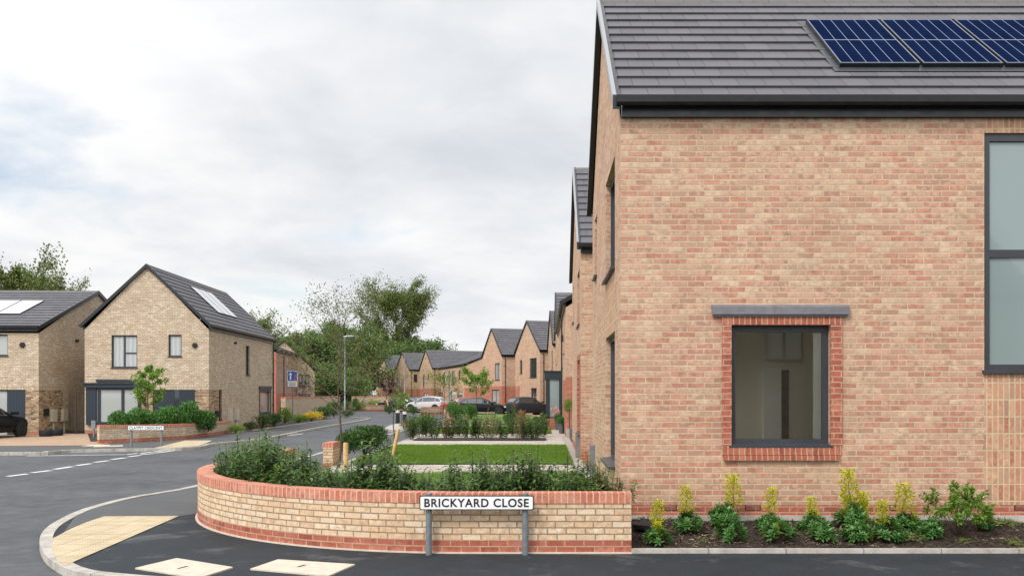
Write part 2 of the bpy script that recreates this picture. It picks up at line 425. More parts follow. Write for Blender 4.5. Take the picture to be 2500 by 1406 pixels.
def solar(name, c0, rough):
    m, t, b = mat(name)
    uv = t.add('ShaderNodeUVMap').outputs[0]
    sep = t.add('ShaderNodeSeparateXYZ'); t.put(sep.inputs[0], uv)    # uv in 0..1 over the glass
    def ln(x, n, w):
        f = t.math('FRACT', t.math('MULTIPLY', x, n)); return t.rng(t.math('MINIMUM', f, t.math('SUBTRACT', 1.0, f)), w, w * 1.6, 1, 0)
    L1 = ln(sep.outputs[0], 6, .018)
    mid = t.rng(t.math('ABSOLUTE', t.math('SUBTRACT', sep.outputs[1], .5)), .004, .007, 1, 0)
    edge = t.math('MAXIMUM', t.rng(t.math('MINIMUM', sep.outputs[1], t.math('SUBTRACT', 1.0, sep.outputs[1])), .006, .009, 1, 0),
                  t.rng(t.math('MINIMUM', sep.outputs[0], t.math('SUBTRACT', 1.0, sep.outputs[0])), .008, .012, 1, 0))
    cell = t.math('MULTIPLY', ln(sep.outputs[1], 18, .03), .05)
    bus = t.math('MULTIPLY', ln(sep.outputs[0], 60, .06), .015)
    w = t.math('MAXIMUM', t.math('MAXIMUM', L1, mid), edge); w = t.math('MAXIMUM', w, t.math('MAXIMUM', cell, bus))
    n = t.noise(uv, 3, 3)
    base = t.ramp(n, [(.3, tuple(x * .8 for x in c0[:3]) + (1,)), (.7, tuple(x * 1.2 for x in c0[:3]) + (1,))])
    t.put(b.inputs['Base Color'], t.mix(w, base, (.22, .26, .34, 1)))
    b.inputs['Roughness'].default_value = rough; b.inputs['Specular IOR Level'].default_value = .0
    return m
M['solar'] = solar('solar cell glass', (.004, .009, .034, 1), .3)

def leafmat(name, stops, trans=.35, rough=.5):
    m, t, b = mat(name)
    geo = t.add('ShaderNodeNewGeometry')
    oi = t.add('ShaderNodeObjectInfo')
    r = t.math('FRACT', t.math('ADD', geo.outputs['Random Per Island'], t.math('MULTIPLY', oi.outputs['Random'], .0)))
    co = t.add('ShaderNodeTexCoord').outputs['Object']
    cl = t.noise(co, 1.3, 3)
    col = t.ramp(t.math('ADD', t.math('MULTIPLY', r, .75), t.rng(cl, .3, .7, -.05, .30), clamp=True), stops)
    t.put(b.inputs['Base Color'], col); b.inputs['Roughness'].default_value = rough; b.inputs['Specular IOR Level'].default_value = .35
    tl = t.add('ShaderNodeBsdfTranslucent')
    t.put(tl.inputs[0], t.mix(1.0, col, (1.15, 1.25, .5, 1), 'MULTIPLY'))
    mx = t.add('ShaderNodeMixShader'); mx.inputs[0].default_value = trans
    t.put(mx.inputs[1], b.outputs[0]); t.put(mx.inputs[2], tl.outputs[0]); t.put(t.n['Material Output'].inputs[0], mx.outputs[0])
    return m
def gr(*cs): return [(i / (len(cs) - 1), c + (1,)) for i, c in enumerate(cs)]
M['leaf_hedge'] = leafmat('laurel leaf', gr((.032, .078, .020), (.048, .108, .026), (.075, .148, .036), (.11, .19, .05)), .22, .42)
M['leaf_new'] = leafmat('new laurel shoot', gr((.10, .17, .03), (.15, .23, .045), (.20, .28, .06)), .35)
M['leaf_rust'] = leafmat('withered leaf', gr((.22, .085, .045), (.30, .14, .075), (.36, .2, .11)), .3)
M['leaf_tan'] = leafmat('dry tan leaf', gr((.10, .12, .04), (.20, .16, .08), (.28, .21, .12), (.14, .13, .05)), .3)
M['leaf_dome'] = leafmat('deep green leaf', gr((.036, .115, .024), (.06, .165, .035), (.095, .22, .05), (.14, .29, .075)), .2, .38)
M['leaf_lime'] = leafmat('lime bract', gr((.42, .44, .03), (.56, .54, .04), (.66, .60, .06)), .35)
M['leaf_fresh'] = leafmat('fresh green leaf', gr((.11, .20, .035), (.17, .28, .05), (.24, .35, .075)), .4)
M['leaf_tree'] = leafmat('tree leaf', gr((.06, .105, .038), (.095, .155, .05), (.135, .205, .068), (.18, .25, .09)), .3)
M['leaf_poplar'] = leafmat('olive tree leaf', gr((.075, .105, .028), (.105, .145, .038), (.14, .18, .052), (.18, .21, .07)), .3)
M['leaf_autumn'] = leafmat('turning leaf', gr((.09, .11, .03), (.13, .13, .035), (.20, .11, .04), (.08, .11, .03), (.15, .09, .035)), .4)
M['leaf_purple'] = leafmat('purple leaf', gr((.05, .025, .04), (.08, .04, .06), (.11, .06, .08)), .25)
M['leaf_yellow'] = leafmat('yellow flower', gr((.55, .38, .02), (.62, .46, .03)), .3)
M['leaf_pink'] = leafmat('pink flower', gr((.62, .22, .24), (.70, .34, .34)), .3)
M['grass'] = leafmat('grass blade', gr((.095, .18, .02), (.135, .235, .028), (.19, .29, .045)), .35, .6)
M['chip'] = leafmat('bark chip', gr((.022, .015, .012), (.045, .03, .022), (.10, .065, .042), (.40, .29, .19)), 0.0, .9)
# ------------------------------------------------------------------ houses
class House:
    """Local frame: front eave wall on y=0 (facing -y), ridge along x, gables at x=0 and x=W."""
    def __init__(s, name, label, X, Y, rot, W, D, ze, zr, z0=0.0, group=None, cat='house'):
        s.root = empty(name, (X, Y, 0), R(rot)); tag(s.root, label, cat, group)
        s.X, s.Y, s.rot, s.W, s.D, s.ze, s.zr, s.z0 = X, Y, R(rot), W, D, ze, zr, z0
        s.wall = MB(); s.wmats = []
        c, n = math.cos(s.rot), math.sin(s.rot)
        ex, ey = (c, n), (-n, c)
        P = lambda a, b: (X + ex[0] * a + ey[0] * b, Y + ex[1] * a + ey[1] * b)
        # per wall: local origin, local direction, local outward normal, length, world origin, world direction
        s.W_ = {'front': ((0, 0), (1, 0), (0, -1), W, P(0, 0), ex), 'right': ((W, 0), (0, 1), (1, 0), D, P(W, 0), ey),
                'back': ((W, D), (-1, 0), (0, 1), W, P(W, D), (-ex[0], -ex[1])), 'left': ((0, 0), (0, 1), (-1, 0), D, P(0, 0), ey)}
    def mi(s, m):
        if m not in s.wmats: s.wmats.append(m)
        return s.wmats.index(m)
    def u(s, wall, px):
        A, d = s.W_[wall][4:]
        k = (px - VX) / F
        return (k * A[1] - A[0]) / (d[0] - k * d[1])
    def v(s, wall, u, py):
        A, d = s.W_[wall][4:]
        return EYE + (VY - py) / F * (A[1] + d[1] * u)
    def rect(s, wall, x0, y0, x1, y1, inner=None):
        a, b = s.u(wall, x0), s.u(wall, x1)
        um = a
        r = (min(a, b), max(a, b), s.v(wall, um, y1), s.v(wall, um, y0))
        return r
    def frame(s, wall):
        o, d, n = s.W_[wall][:3]
        return lambda u, v, w: (o[0] + d[0] * u + n[0] * w, o[1] + d[1] * u + n[1] * w, v)
    def make_wall(s, wall, opens=(), zone=None, gable=None, top=None, cuts_u=(), cuts_v=(), dep=.10, rev=None):
        L = s.W_[wall][3]; fr = s.frame(wall); top = s.ze if top is None else top
        zone = zone or (lambda u, v: s.base)
        us = sorted({0.0, L, *[q for o in opens for q in o[:2]], *cuts_u}); us = [q for q in us if 0 <= q <= L]
        vs = sorted({s.z0 - .25, top, *[q for o in opens for q in o[2:4]], *cuts_v}); vs = [q for q in vs if q <= top]
        off = {'front': 0, 'right': s.W, 'back': s.W + s.D, 'left': .11}[wall]
        for i in range(len(us) - 1):
            for j in range(len(vs) - 1):
                cu, cv = (us[i] + us[i + 1]) / 2, (vs[j] + vs[j + 1]) / 2
                if any(o[0] < cu < o[1] and o[2] < cv < o[3] for o in opens): continue
                q = [(us[i], vs[j]), (us[i + 1], vs[j]), (us[i + 1], vs[j + 1]), (us[i], vs[j + 1])]
                s.wall.face([fr(a, b, 0) for a, b in q], [(a + off, b) for a, b in q], s.mi(zone(cu, cv)))
        for o in opens:
            u0, u1, v0, v1 = o[:4]
            mm = s.mi(rev or zone(u0 - .05, (v0 + v1) / 2))
            for (a, b), (c, d) in (((u0, v0), (u0, v1)), ((u1, v0), (u1, v1)), ((u0, v1), (u1, v1)), ((u0, v0), (u1, v0))):
                vert = a == c
                s.wall.face([fr(a, b, 0), fr(c, d, 0), fr(c, d, -dep), fr(a, b, -dep)],
                            [(a + off, b), (c + off, d), (c + off + (dep if vert else 0), d + (0 if vert else dep)), (a + off + (dep if vert else 0), b + (0 if vert else dep))], mm)
        if gable:
            ap = s.zr - .05
            q = [(0, top), (L, top), (L / 2, ap)]
            s.wall.face([fr(a, b, 0) for a, b in q], [(a + off, b) for a, b in q], s.mi(gable))
    def finish_walls(s):
        return s.wall.build('wall', [M[k] for k in s.wmats], s.root)
    def window(s, wall, o, mull=(), trans=(), pane='dark_pane', sill=True, fm='anth', inset=.075, fw=.055, panes=None, vent=False, sw=.05):
        u0, u1, v0, v1 = o[:4]; fr = s.frame(wall); w = MB()
        F_ = lambda u, v, d: fr(u, v, d)
        B = lambda a, b, c, d, e, f: w.box(a, b, c, d, e, f, 0, lambda x, y, z: F_(x, z, y))
        d0, d1 = -inset - .06, -inset
        B(u0, u0 + fw, d0, d1, v0, v1); B(u1 - fw, u1, d0, d1, v0, v1)
        B(u0 + fw, u1 - fw, d0, d1, v0, v0 + fw); B(u0 + fw, u1 - fw, d0, d1, v1 - fw * 1.2, v1)
        for k in mull: x = u0 + (u1 - u0) * k; B(x - fw * .7, x + fw * .7, d0, d1 - .003, v0 + fw, v1 - fw * 1.2)
        for a, b, k in trans:
            y = v0 + (v1 - v0) * k
            B(u0 + (u1 - u0) * a + fw * .5, u0 + (u1 - u0) * b - fw * .5, d0, d1 - .006, y - fw * .6, y + fw * .6)
        if vent: B(u0 + (u1 - u0) * .36, u0 + (u1 - u0) * .64, d1, d1 + .015, v1 - .05, v1 - .03)
        wo = w.build('window', M[fm], s.root)
        for k, (a, b, c, d, pm) in enumerate(panes or [(0, 1, 0, 1, pane)]):
            p = MB(); A_, B_, C_, D_ = u0 + (u1 - u0) * a + .02, u0 + (u1 - u0) * b - .02, v0 + (v1 - v0) * c + .02, v0 + (v1 - v0) * d - .02
            p.face([F_(A_, C_, d0 + .022), F_(B_, C_, d0 + .022), F_(B_, D_, d0 + .022), F_(A_, D_, d0 + .022)], [(A_, C_), (B_, C_), (B_, D_), (A_, D_)])
            p.build('pane', M[pm], wo)
        if sill:
            q = MB()
            q.box(u0 - .03, u1 + .03, -inset, sw, v0 - .035, v0, 0, lambda x, y, z: F_(x, z + (.018 if y < 0 else 0), y))
            q.build('sill', M[fm], wo)
        return wo
    def roof(s, n=12, ov=.06, eo=.16, gutter=True, tile='tile', verge='black', hole=None, rails=True):
        W, D = s.W, s.D; sl = (s.zr - s.ze0()) / (D / 2)
        rf = MB()
        for side in (0, 1):
            def P(x, t):                                    # t 0 at the eave edge, 1 at the ridge
                yy = -eo + (D / 2 + eo) * t; z = s.zr - sl * (D / 2 - yy)
                return (x, yy if side == 0 else D - yy, z)
            nl = math.hypot(1, sl); nz = (0, (-sl if side == 0 else sl) / nl, 1 / nl)
            for k in range(n):
                a, b = k / n, min(1, (k + 1.06) / n)
                up = .038
                lo0, lo1, hi1, hi0 = P(-ov, a), P(W + ov, a), P(W + ov, b), P(-ov, b)
                L = [tuple(c + nz[i] * up for i, c in enumerate(p)) for p in (lo0, lo1)]
                H = [tuple(c + nz[i] * .004 for i, c in enumerate(p)) for p in (hi1, hi0)]
                q = [L[0], L[1], H[0], H[1]]
                rf.face(q if side == 0 else q[::-1], [(-ov, k + .01), (W + ov, k + .01), (W + ov, k + .99), (-ov, k + .99)] if side == 0 else [(-ov, k + .99), (W + ov, k + .99), (W + ov, k + .01), (-ov, k + .01)])
                d = [tuple(c - nz[i] * .004 for i, c in enumerate(p)) for p in (lo0, lo1)]
                rf.face([d[0], d[1], L[1], L[0]], [(-ov + .05, k + .4), (W + ov, k + .4), (W + ov, k + .5), (-ov + .05, k + .5)])
            q = [P(-ov, 0), P(W + ov, 0), P(W + ov, 1), P(-ov, 1)]
            rf.face([tuple(c - nz[i] * .03 for i, c in enumerate(p)) for p in q], [(0, 0)] * 4)
        ro = rf.build('roof', M[tile], s.root)
        rd = MB(); z = s.zr
        for k in range(int((W + 2 * ov) / .48) + 1):
            x0 = -ov - .01 + k * .48; x1 = min(x0 + .476, W + ov + .01)
            if x1 - x0 < .05: continue
            prof = [(-.13, -.11), (-.10, -.015), (0, .045), (.10, -.015), (.13, -.11)]
            for i in range(4):
                (a, b), (c, d) = prof[i], prof[i + 1]
                rd.face([(x0, D / 2 + a, z + b), (x1, D / 2 + a, z + b + .004), (x1, D / 2 + c, z + d + .004), (x0, D / 2 + c, z + d)])
            if k == 0 or x1 > W + ov - .01:
                xx = x0 if k == 0 else x1
                rd.face([(xx, D / 2 + a, z + b) for a, b in prof])
        rd.build('ridge', M['ridge'], ro)
        for xe, sg in ((-ov, -1), (W + ov, 1)):              # verge trim, one per gable
            vg = MB()
            for side in (0, 1):
                def P2(t, dz, dx):
                    yy = -eo - .02 + (D / 2 + eo + .02) * t; zz = s.zr - sl * (D / 2 - yy) + dz
                    return (xe + dx, yy if side == 0 else D - yy, zz)
                for dz0, dz1, a, b in ((-.13, .055, sg * .045, -sg * .05),):
                    c = [P2(t, dz, dx) for t in (0, 1) for dz in (dz0, dz1) for dx in (b, a)]
                    for q in ((0, 1, 3, 2), (4, 6, 7, 5), (0, 4, 5, 1), (2, 3, 7, 6), (1, 5, 7, 3), (0, 2, 6, 4)):
                        vg.face([c[k] for k in q])
            vg.build('verge', M[verge], s.root)
        if gutter:
            for side in (0, 1):
                gm = MB(); sg = -1 if side == 0 else 1; y0 = 0 if side == 0 else D
                ze = s.zr - sl * (D / 2 + eo)
                Y_ = lambda a: y0 + sg * a
                pr = [(.13, .02), (.13, -.055), (.16, -.095), (.21, -.10), (.245, -.07), (.255, .02), (.247, .02), (.238, -.06), (.205, -.088), (.165, -.083), (.138, -.05), (.138, .02)]
                for i in range(len(pr) - 1):
                    (a, b), (c, d) = pr[i], pr[i + 1]
                    gm.face([(-ov, Y_(a), ze + b), (W + ov, Y_(a), ze + b), (W + ov, Y_(c), ze + d), (-ov, Y_(c), ze + d)])
                for xx in (-ov, W + ov): gm.face([(xx, Y_(a), ze + b) for a, b in pr[:6]])
                gm.build('gutter', M['black'], s.root)
                fm = MB()
                fm.box(.01, W - .01, min(Y_(-.01), Y_(.128)), max(Y_(-.01), Y_(.128)), ze - .10, ze + .06)
                fm.box(.01, W - .01, min(Y_(-.01), Y_(.075)), max(Y_(-.01), Y_(.075)), ze - .215, ze - .101)
                fm.build('fascia', M['black'], s.root)
        s.sl, s.eo = sl, eo
        return ro
    def ze0(s): return s.ze + .33                             # roof plane above the outer wall face
    def pipe(s, wall, u, z1=None, d=.06):
        m = MB(); fr = s.frame(wall); z1 = z1 or s.ze - .1
        m.tube([fr(u, s.z0, d), fr(u, z1, d), fr(u, z1 + .25, d + .1)], .034, 8)
        for z in (1.2, 3.0, 4.6): m.box(u - .05, u + .05, 0, d + .03, z, z + .05, 0, lambda x, y, zz: fr(x, zz, y))
        return m.build('downpipe', M['black'], s.root)
    def solar_panels(s, side, x0, wp, n, t0, t1, gap=.025, m='solar', lift=.07):
        """panels on a slope (0 front, 1 back); t measured from the eave edge to the ridge"""
        D = s.D
        for k in range(n):
            def P(x, t, h):
                yy = -s.eo + (D / 2 + s.eo) * t; z = s.zr - s.sl * (D / 2 - yy); nl = math.hypot(1, s.sl)
                yy -= s.sl / nl * h; z += h / nl
                return (x, yy if side == 0 else D - yy, z)
            a, b = x0 + k * (wp + gap), x0 + k * (wp + gap) + wp
            fm = MB()
            for (xa, xb, ta, tb) in ((a, a + .03, t0, t1), (b - .03, b, t0, t1), (a + .03, b - .03, t0, t0 + .008), (a + .03, b - .03, t1 - .008, t1)):
                c = [P(x, t, h) for h in (.03, lift + .012) for t in (ta, tb) for x in (xa, xb)]
                for q in ((4, 5, 7, 6), (0, 1, 5, 4), (1, 3, 7, 5), (3, 2, 6, 7), (2, 0, 4, 6)): fm.face([c[i] for i in q])
            fo = fm.build('solar_panel', M['black'], s.root)
            gl = MB(); gl.face([P(a + .012, t0 + .004, lift + .014), P(b - .012, t0 + .004, lift + .014), P(b - .012, t1 - .004, lift + .014), P(a + .012, t1 - .004, lift + .014)], [(0, 0), (1, 0), (1, 1), (0, 1)])
            gl.build('cell_glass', M[m], fo)
    def prism(s, wall, name, u0, u1, v0, v1, d0, d1, m, parent=None):
        q = MB(); fr = s.frame(wall)
        q.box(u0, u1, d0, d1, v0, v1, 0, lambda x, y, z: fr(x, z, y))
        return q.build(name, M[m], parent or s.root)

# ---- the row on the near side of the close: house k has its gable to the street
def row_house(label, X, Y, rot=0.0, W=8.0, z0=.2, near=False, zone_left=None, group='gabled houses along the close', wins=True, base='pink', gbase='pink_side'):
    h = House('brick_house', label, X, Y, rot, W, 6.84, 5.54, 8.57, z0, group)
    h.base = base; h.gb = gbase
    return h
# 1. corner house filling the frame
h = row_house('large pinkish brick house with solar panels on its grey roof, beside the curved corner wall', 1.026, 12.0, 0, 9.0, .25)
def fpx(x0, y0, x1, y1): return h.rect('front', x0, y0, x1, y1)
win = fpx(1785, 793, 2027, 1086); tall = fpx(2403, 325, 2640, 905)
red_v = zat(1232, 12.0)
def zf(u, v):
    if v < red_v: return 'red'
    if tall[0] - .02 < u < tall[1] and v > tall[3]: return 'pink_soldier'
    if tall[0] - .02 < u < tall[1] and v < tall[2]: return 'pink_soldier'
    return 'pink'
h.make_wall('front', [win, tall], zf, cuts_u=(tall[0], tall[1]), cuts_v=(red_v, tall[2], tall[3]), dep=.12)
wu, wl, ws = (.97, 2.9, 3.70, 5.30), (.97, 2.9, .82, 2.78), (5.3, 6.06, 4.15, 5.33)
def zl(u, v):
    if v < red_v: return 'red'
    if .97 < u < 2.9 and 2.78 < v < 3.70: return 'pink_soldier'
    return 'pink_side'
h.make_wall('left', [wu, wl, ws], zl, gable='pink_side', cuts_v=(red_v,), dep=.11)
h.base = 'pink'
h.make_wall('right', gable='pink'); h.make_wall('back')
h.finish_walls()
h.roof(12, .07, .15, verge='black')
# pale strip painting the light caught along the front verge of the corner gable
vs = MB()
for t0_, t1_ in ((0.0, 1.0),):
    pass
def vp(yy, dz, dx): return (-.07 + dx, yy, h.zr - h.sl * (h.D / 2 - yy) + dz)
c = [vp(yy, dz, dx) for yy in (-.16, h.D / 2) for dz in (-.06, .062) for dx in (-.052, .0)]
for q in ((0, 1, 3, 2), (4, 6, 7, 5), (0, 4, 5, 1), (2, 3, 7, 6), (1, 5, 7, 3), (0, 2, 6, 4)): vs.face([c[k] for k in q])
tag(vs.build('verge', M['litedge'], h.root), 'pale strip painted as light on the verge')
x0p = at(2048, 12.0 + .55) - 1.026
Pw = 1.134
# panels: lower edge seen at y 155, upper edge at y 48
def t_of(py):
    best = min(((abs((VY - py) / F * (12 + yy) + EYE - (h.zr - h.sl * (h.D / 2 - yy) + .09)), yy) for yy in [i * .01 for i in range(-10, 340)]))
    return (best[1] + h.eo) / (h.D / 2 + h.eo), best[1]
ta, ya = t_of(155); tb, yb = t_of(49)
xa_ = at(2048, 12 + ya) - 1.026
wpx = (at(2243, 12 + ya) - at(2048, 12 + ya))
h.solar_panels(0, xa_, wpx, 4, ta, tb, gap=.045, lift=.08)
# recessed flashing tray round the panels
tr = MB()
def RP(x, t, hh):
    yy = -h.eo + (h.D / 2 + h.eo) * t; nl = math.hypot(1, h.sl)
    return (x, yy - h.sl / nl * hh, h.zr - h.sl * (h.D / 2 - yy) + hh / nl)
tr.face([RP(xa_ - .10, ta - .035, .034), RP(9.0, ta - .035, .034), RP(9.0, tb + .025, .034), RP(xa_ - .10, tb + .025, .034)])
tr.build('flashing_tray', M['anth'], h.root)
# front windows
cw = h.window('front', win, pane='glass', inset=.085, fw=.075, vent=True, sw=.03)
h.window('front', tall, trans=[(0, 1, zat(618, 12) / 1 and (zat(618, 12.0) - tall[2]) / (tall[3] - tall[2]))], pane='frost_pane', inset=.03, fw=.085, vent=False, sw=.05)
h.window('left', wu, pane='dark_pane', mull=(.5,), inset=.085, sw=.07); h.window('left', wl, pane='glass', mull=(.5,), inset=.085, sw=.09); h.window('left', ws, pane='dark_pane', sw=.06)
# projecting red brick surround of the front window
sr = MB(); fr = h.frame('front')
def sb(x0, y0, x1, y1, d, m):
    a, b, c_, d_ = fpx(x0, y0, x1, y1)
    sr.box(a, b, -.004, d, c_, d_, m, lambda x, y, z: fr(x, z, y))
sb(1762, 768, 2055, 793, .028, 1); sb(1762, 794, 1785, 1086, .028, 0); sb(2027, 794, 2055, 1086, .028, 0)
sb(1762, 1087, 2052, 1110, .028, 1); sb(1766, 1111, 2047, 1123, .052, 1)
so = sr.build('window_surround', [M['red'], M['red_soldier']], h.root)
fl = MB(); a, b, c_, d_ = fpx(1737, 747, 2070, 762)
fl.box(a, b, -.002, .075, c_, d_ + .02, 0, lambda x, y, z: fr(x, z - y * .45, y))
fl.box(a + .01, b - .01, -.002, .05, c_ - .045, c_ - .012, 0, lambda x, y, z: fr(x, z - y * .3, y))
fl.box((a + b) / 2 - .09, (a + b) / 2, .0, .080, c_ + .002, d_ + .022, 0, lambda x, y, z: fr(x, z - y * .45, y))
fl.build('lead_flashing', M['lead'], h.root)
for px in (1633, 1838, 2168, 2495):
    a, b, c_, d_ = fpx(px - 19, 1232, px + 19, 1245)
    ab = MB(); ab.box(a, b, -.01, .004, c_, d_, 0, lambda x, y, z: fr(x, z, y))
    for k in range(4):
        zz = c_ + .008 + k * .016; ab.box(a + .012, b - .012, .004, .009, zz, zz + .008, 1, lambda x, y, z: fr(x, z, y))
    ab.build('air_brick', [M['rubber'], M['red']], h.root)
st = MB(); st.box(0, 9.0, -.035, .0 - .002, -.1, zat(1258, 11.97), 0)
st.build('plinth_strip', M['concrete'], h.root)
# the room seen through the front window
rm = MB(); u0, u1 = .12, win[1] + 1.9; za, zb = .35, 3.0; yb_ = 2.3
W1, W2 = 0, 1
rm.face([(u0, yb_, za), (u1, yb_, za), (u1, yb_, zb), (u0, yb_, zb)], None, 0)
rm.face([(u1, .14, za), (u1, yb_, za), (u1, yb_, zb), (u1, .14, zb)], None, 1)
rm.face([(u0, .14, za), (u1, .14, za), (u1, yb_, za), (u0, yb_, za)], None, 2)
rm.face([(u0, .14, zb), (u1, .14, zb), (u1, yb_, zb), (u0, yb_, zb)], None, 1)
dx0, dx1 = at(1908, 14.3) - 1.026, at(1925, 14.3) - 1.026
rm.box(dx0, dx1, yb_ - .03, yb_ - .005, za, 2.25, 3)
rm.box(dx0 - .30, dx0 - .02, yb_ - .06, yb_ - .005, za, 2.28, 1); rm.box(win[1] - .185, win[1] - .06, .145, .165, win[2], win[3], 1)
M['wallpaint'] = plain('painted plaster', (.84, .80, .70, 1), .9); M['whitepaint'] = plain('white painted wall', (.88, .9, .87, 1), .8); M['carpet'] = plain('carpet', (.55, .5, .43, 1), .95)
rm.build('room', [M['wallpaint'], M['whitepaint'], M['carpet'], M['rubber']], h.root)
# overflow pipe and cable box on the gable
h.prism('left', 'meter_box', 5.9, 6.15, .25, .85, 0, .10, 'galv')

def street_row(h, wins=True, redpx=None):
    zred = h.z0 + .24
    lo = (.75, 2.45, .82 + h.z0 - .2, 2.80); up = (.75, 2.45, 3.75, 5.25)
    h.make_wall('left', [lo, up, ws], lambda u, v: 'red' if (v < zred or (v < 2.95 and u < 2.8)) else h.gb, gable=h.gb, cuts_v=(zred, 2.95), cuts_u=(2.8,))
    h.make_wall('front', [], lambda u, v: 'red' if v < zred else 'pink', cuts_v=(zred,))
    h.make_wall('right', gable='pink'); h.make_wall('back'); h.finish_walls(); h.roof(12)
    for o in (lo, up, ws): h.window('left', o, mull=(.5,), inset=.07)
h = row_house('pinkish brick house with steep grey gable, next behind the large solar roofed house', .97, 23.5, .0, 8.0, .14)
street_row(h)
tag_vs = MB()
def vp(yy, dz, dx): return (-.06 + dx, yy, h.zr - h.sl * (h.D / 2 - yy) + dz)
c = [vp(yy, dz, dx) for yy in (-.16, h.D / 2) for dz in (-.06, .062) for dx in (-.052, .0)]
for q in ((0, 1, 3, 2), (4, 6, 7, 5), (0, 4, 5, 1), (2, 3, 7, 6), (1, 5, 7, 3), (0, 2, 6, 4)): tag_vs.face([c[k] for k in q])
tag_vs.build('verge', M['litedge'], h.root)  # pale strip painted as light on this front verge
h.prism('left', 'meter_box', .9, 1.15, .15, .75, 0, .1, 'galv')
# house with the navy porch: ridge along the street, plain gable towards us
h = House('brick_house', 'pinkish brick house with navy porch and potted plants at its door', .9, 54.0, -90, 17.5, 9.0, 5.36, 8.1, .12, 'gabled houses along the close')
h.base = 'pink'
o1, o2 = (9.5, 10.3, 3.6, 5.0), (14.2, 15.0, 3.6, 5.0); o3 = (14.0, 15.0, .12, 2.3)
h.make_wall('front', [o1, o2, o3], lambda u, v: 'red' if v < 2.45 and u > 12 else 'pink_side', cuts_v=(2.45,), cuts_u=(12,))
h.make_wall('right', [], lambda u, v: 'red' if v < 2.55 else 'pink', gable='pink', cuts_v=(2.55,)); h.make_wall('left', gable='pink'); h.make_wall('back')
h.finish_walls(); h.roof(14)
for o in (o1, o2): h.window('front', o)
h.window('front', o3, fm='navy', pane='dark_pane', sill=False)
h.pipe('front', 12.3); h.prism('front', 'wall_lamp', 13.2, 13.3, 4.2, 4.5, 0, .12, 'black')
# porch, projecting to the street
py0 = 54 - 44.6
pm = MB(); pf = h.frame('front')
pu0, pu1 = 54 - 46.8, 54 - 44.2
pm.box(pu0, pu1, .0, .78, .10, .66, 0, lambda x, y, z: pf(x, z, y))
base = pm.build('porch', M['red'], h.root)
q = MB()
for (a, b, c_, d_, e, f_) in ((pu0, pu0 + .12, .66, .78, .66, 2.55), (pu1 - .12, pu1, .60, .78, .66, 2.55), (pu1 - .12, pu1, 0.0, .14, .66, 2.55), (pu0 - .04, pu1 + .04, 0, .84, 2.55, 2.93), (pu0 - .08, pu1 + .08, 0, .88, 2.93, 2.99), (pu0, pu1, .0, .82, .66, .72), (pu0 + .12, pu1 - .12, .70, .76, .72, 2.55)):
    q.box(a, b, c_, d_, e, f_, 0, lambda x, y, z: pf(x, z, y))
q.build('porch_frame', M['navy'], base)
q = MB(); q.box(pu1 - .09, pu1 - .03, .14, .60, .72, 2.55, 0, lambda x, y, z: pf(x, z, y)); q.build('pane', M['frost_pane'], base)
h = row_house('pinkish brick house with steep grey gable, just behind the navy porch house', .85, 56.8, 0, 8, .1); street_row(h)
h = row_house('pinkish brick house showing only a sliver, last before the street bends', .75, 70.0, 3, 8, .1); street_row(h)
# houses where the close bends
def bend(label, X, Y, rot, wins, redpx, red_left=True, W=9.0, pipe=True, frontwin=()):
    h = row_house(label, X, Y, rot, W, 0.0)
    os_ = [h.rect('left', *w[:4]) for w in wins]
    fw_ = [h.rect('front', *w) for w in frontwin]
    vr = 2.6
    h.make_wall('left', os_, lambda u, v: 'red' if v < vr and (redpx is None or u > h.u('left', redpx)) else 'pink', gable='pink', cuts_v=(vr,), cuts_u=(() if redpx is None else (h.u('left', redpx),)))
    h.make_wall('front', fw_, lambda u, v: 'red' if v < vr and redpx is None else 'pink', cuts_v=(vr,)); h.make_wall('right', gable='pink'); h.make_wall('back'); h.finish_walls(); h.roof(12)
    for o, w in zip(os_, wins): h.window('left', o, pane=w[4] if len(w) > 4 else 'dark_pane', mull=(.5,) if o[1] - o[0] > 1.3 else ())
    for o in fw_: h.window('front', o)
    if pipe: h.pipe('front', .35)
    return h
bend('pinkish brick house with tall slim gable windows behind the dark family car', -.33, 80.0, 20.4, [(1293, 875, 1310, 922), (1269, 879, 1275, 912), (1296, 947, 1310, 976)], 1269)
bend('pinkish brick house with red brick base behind the black hatchback', -4.17, 90.0, 20.4, [(1208, 887, 1220, 928, 'curtain_pane'), (1200, 951, 1219, 990, 'blind_pane')], None)
# low terrace facing the street
h = House('brick_house', 'low pinkish brick house with shallow grey roof behind the red car', -15.0, 132.0, -73.3, 16.7, 11.5, 5.36, 7.9, 0, 'gabled houses along the close'); h.base = 'pink'
os_ = [h.rect('front', 1069, 911, 1075, 930), h.rect('front', 1083, 909, 1090, 938), h.rect('front', 1103, 906, 1111, 938), h.rect('front', 1119, 904, 1124, 925), h.rect('front', 1069, 958, 1082, 985), h.rect('front', 1100, 955, 1112, 976), h.rect('front', 1116, 957, 1129, 984)]
h.make_wall('front', os_, None); h.make_wall('right', [], lambda u, v: 'red' if v < 2.6 else 'pink', gable='pink', cuts_v=(2.6,)); h.make_wall('left', gable='pink'); h.make_wall('back'); h.finish_walls(); h.roof(14)
for k, o in enumerate(os_): h.window('front', o, pane='blind_pane' if k in (5,) else 'dark_pane', fm='navy' if k > 3 else 'anth')
bend('pinkish brick house with long grey ridge between the low house and its twin', -16.9, 137.0, 24, [(1032, 915, 1037, 944), (1043, 913, 1047, 926), (1034, 960, 1046, 978, 'blind_pane')], None, W=16)
bend('pinkish brick house with a side window and navy door, second from the tall trees', -21.77, 146.0, 28, [(970, 915, 978, 943), (971, 957, 977, 976)], None, frontwin=[(1010, 914, 1019, 932)])
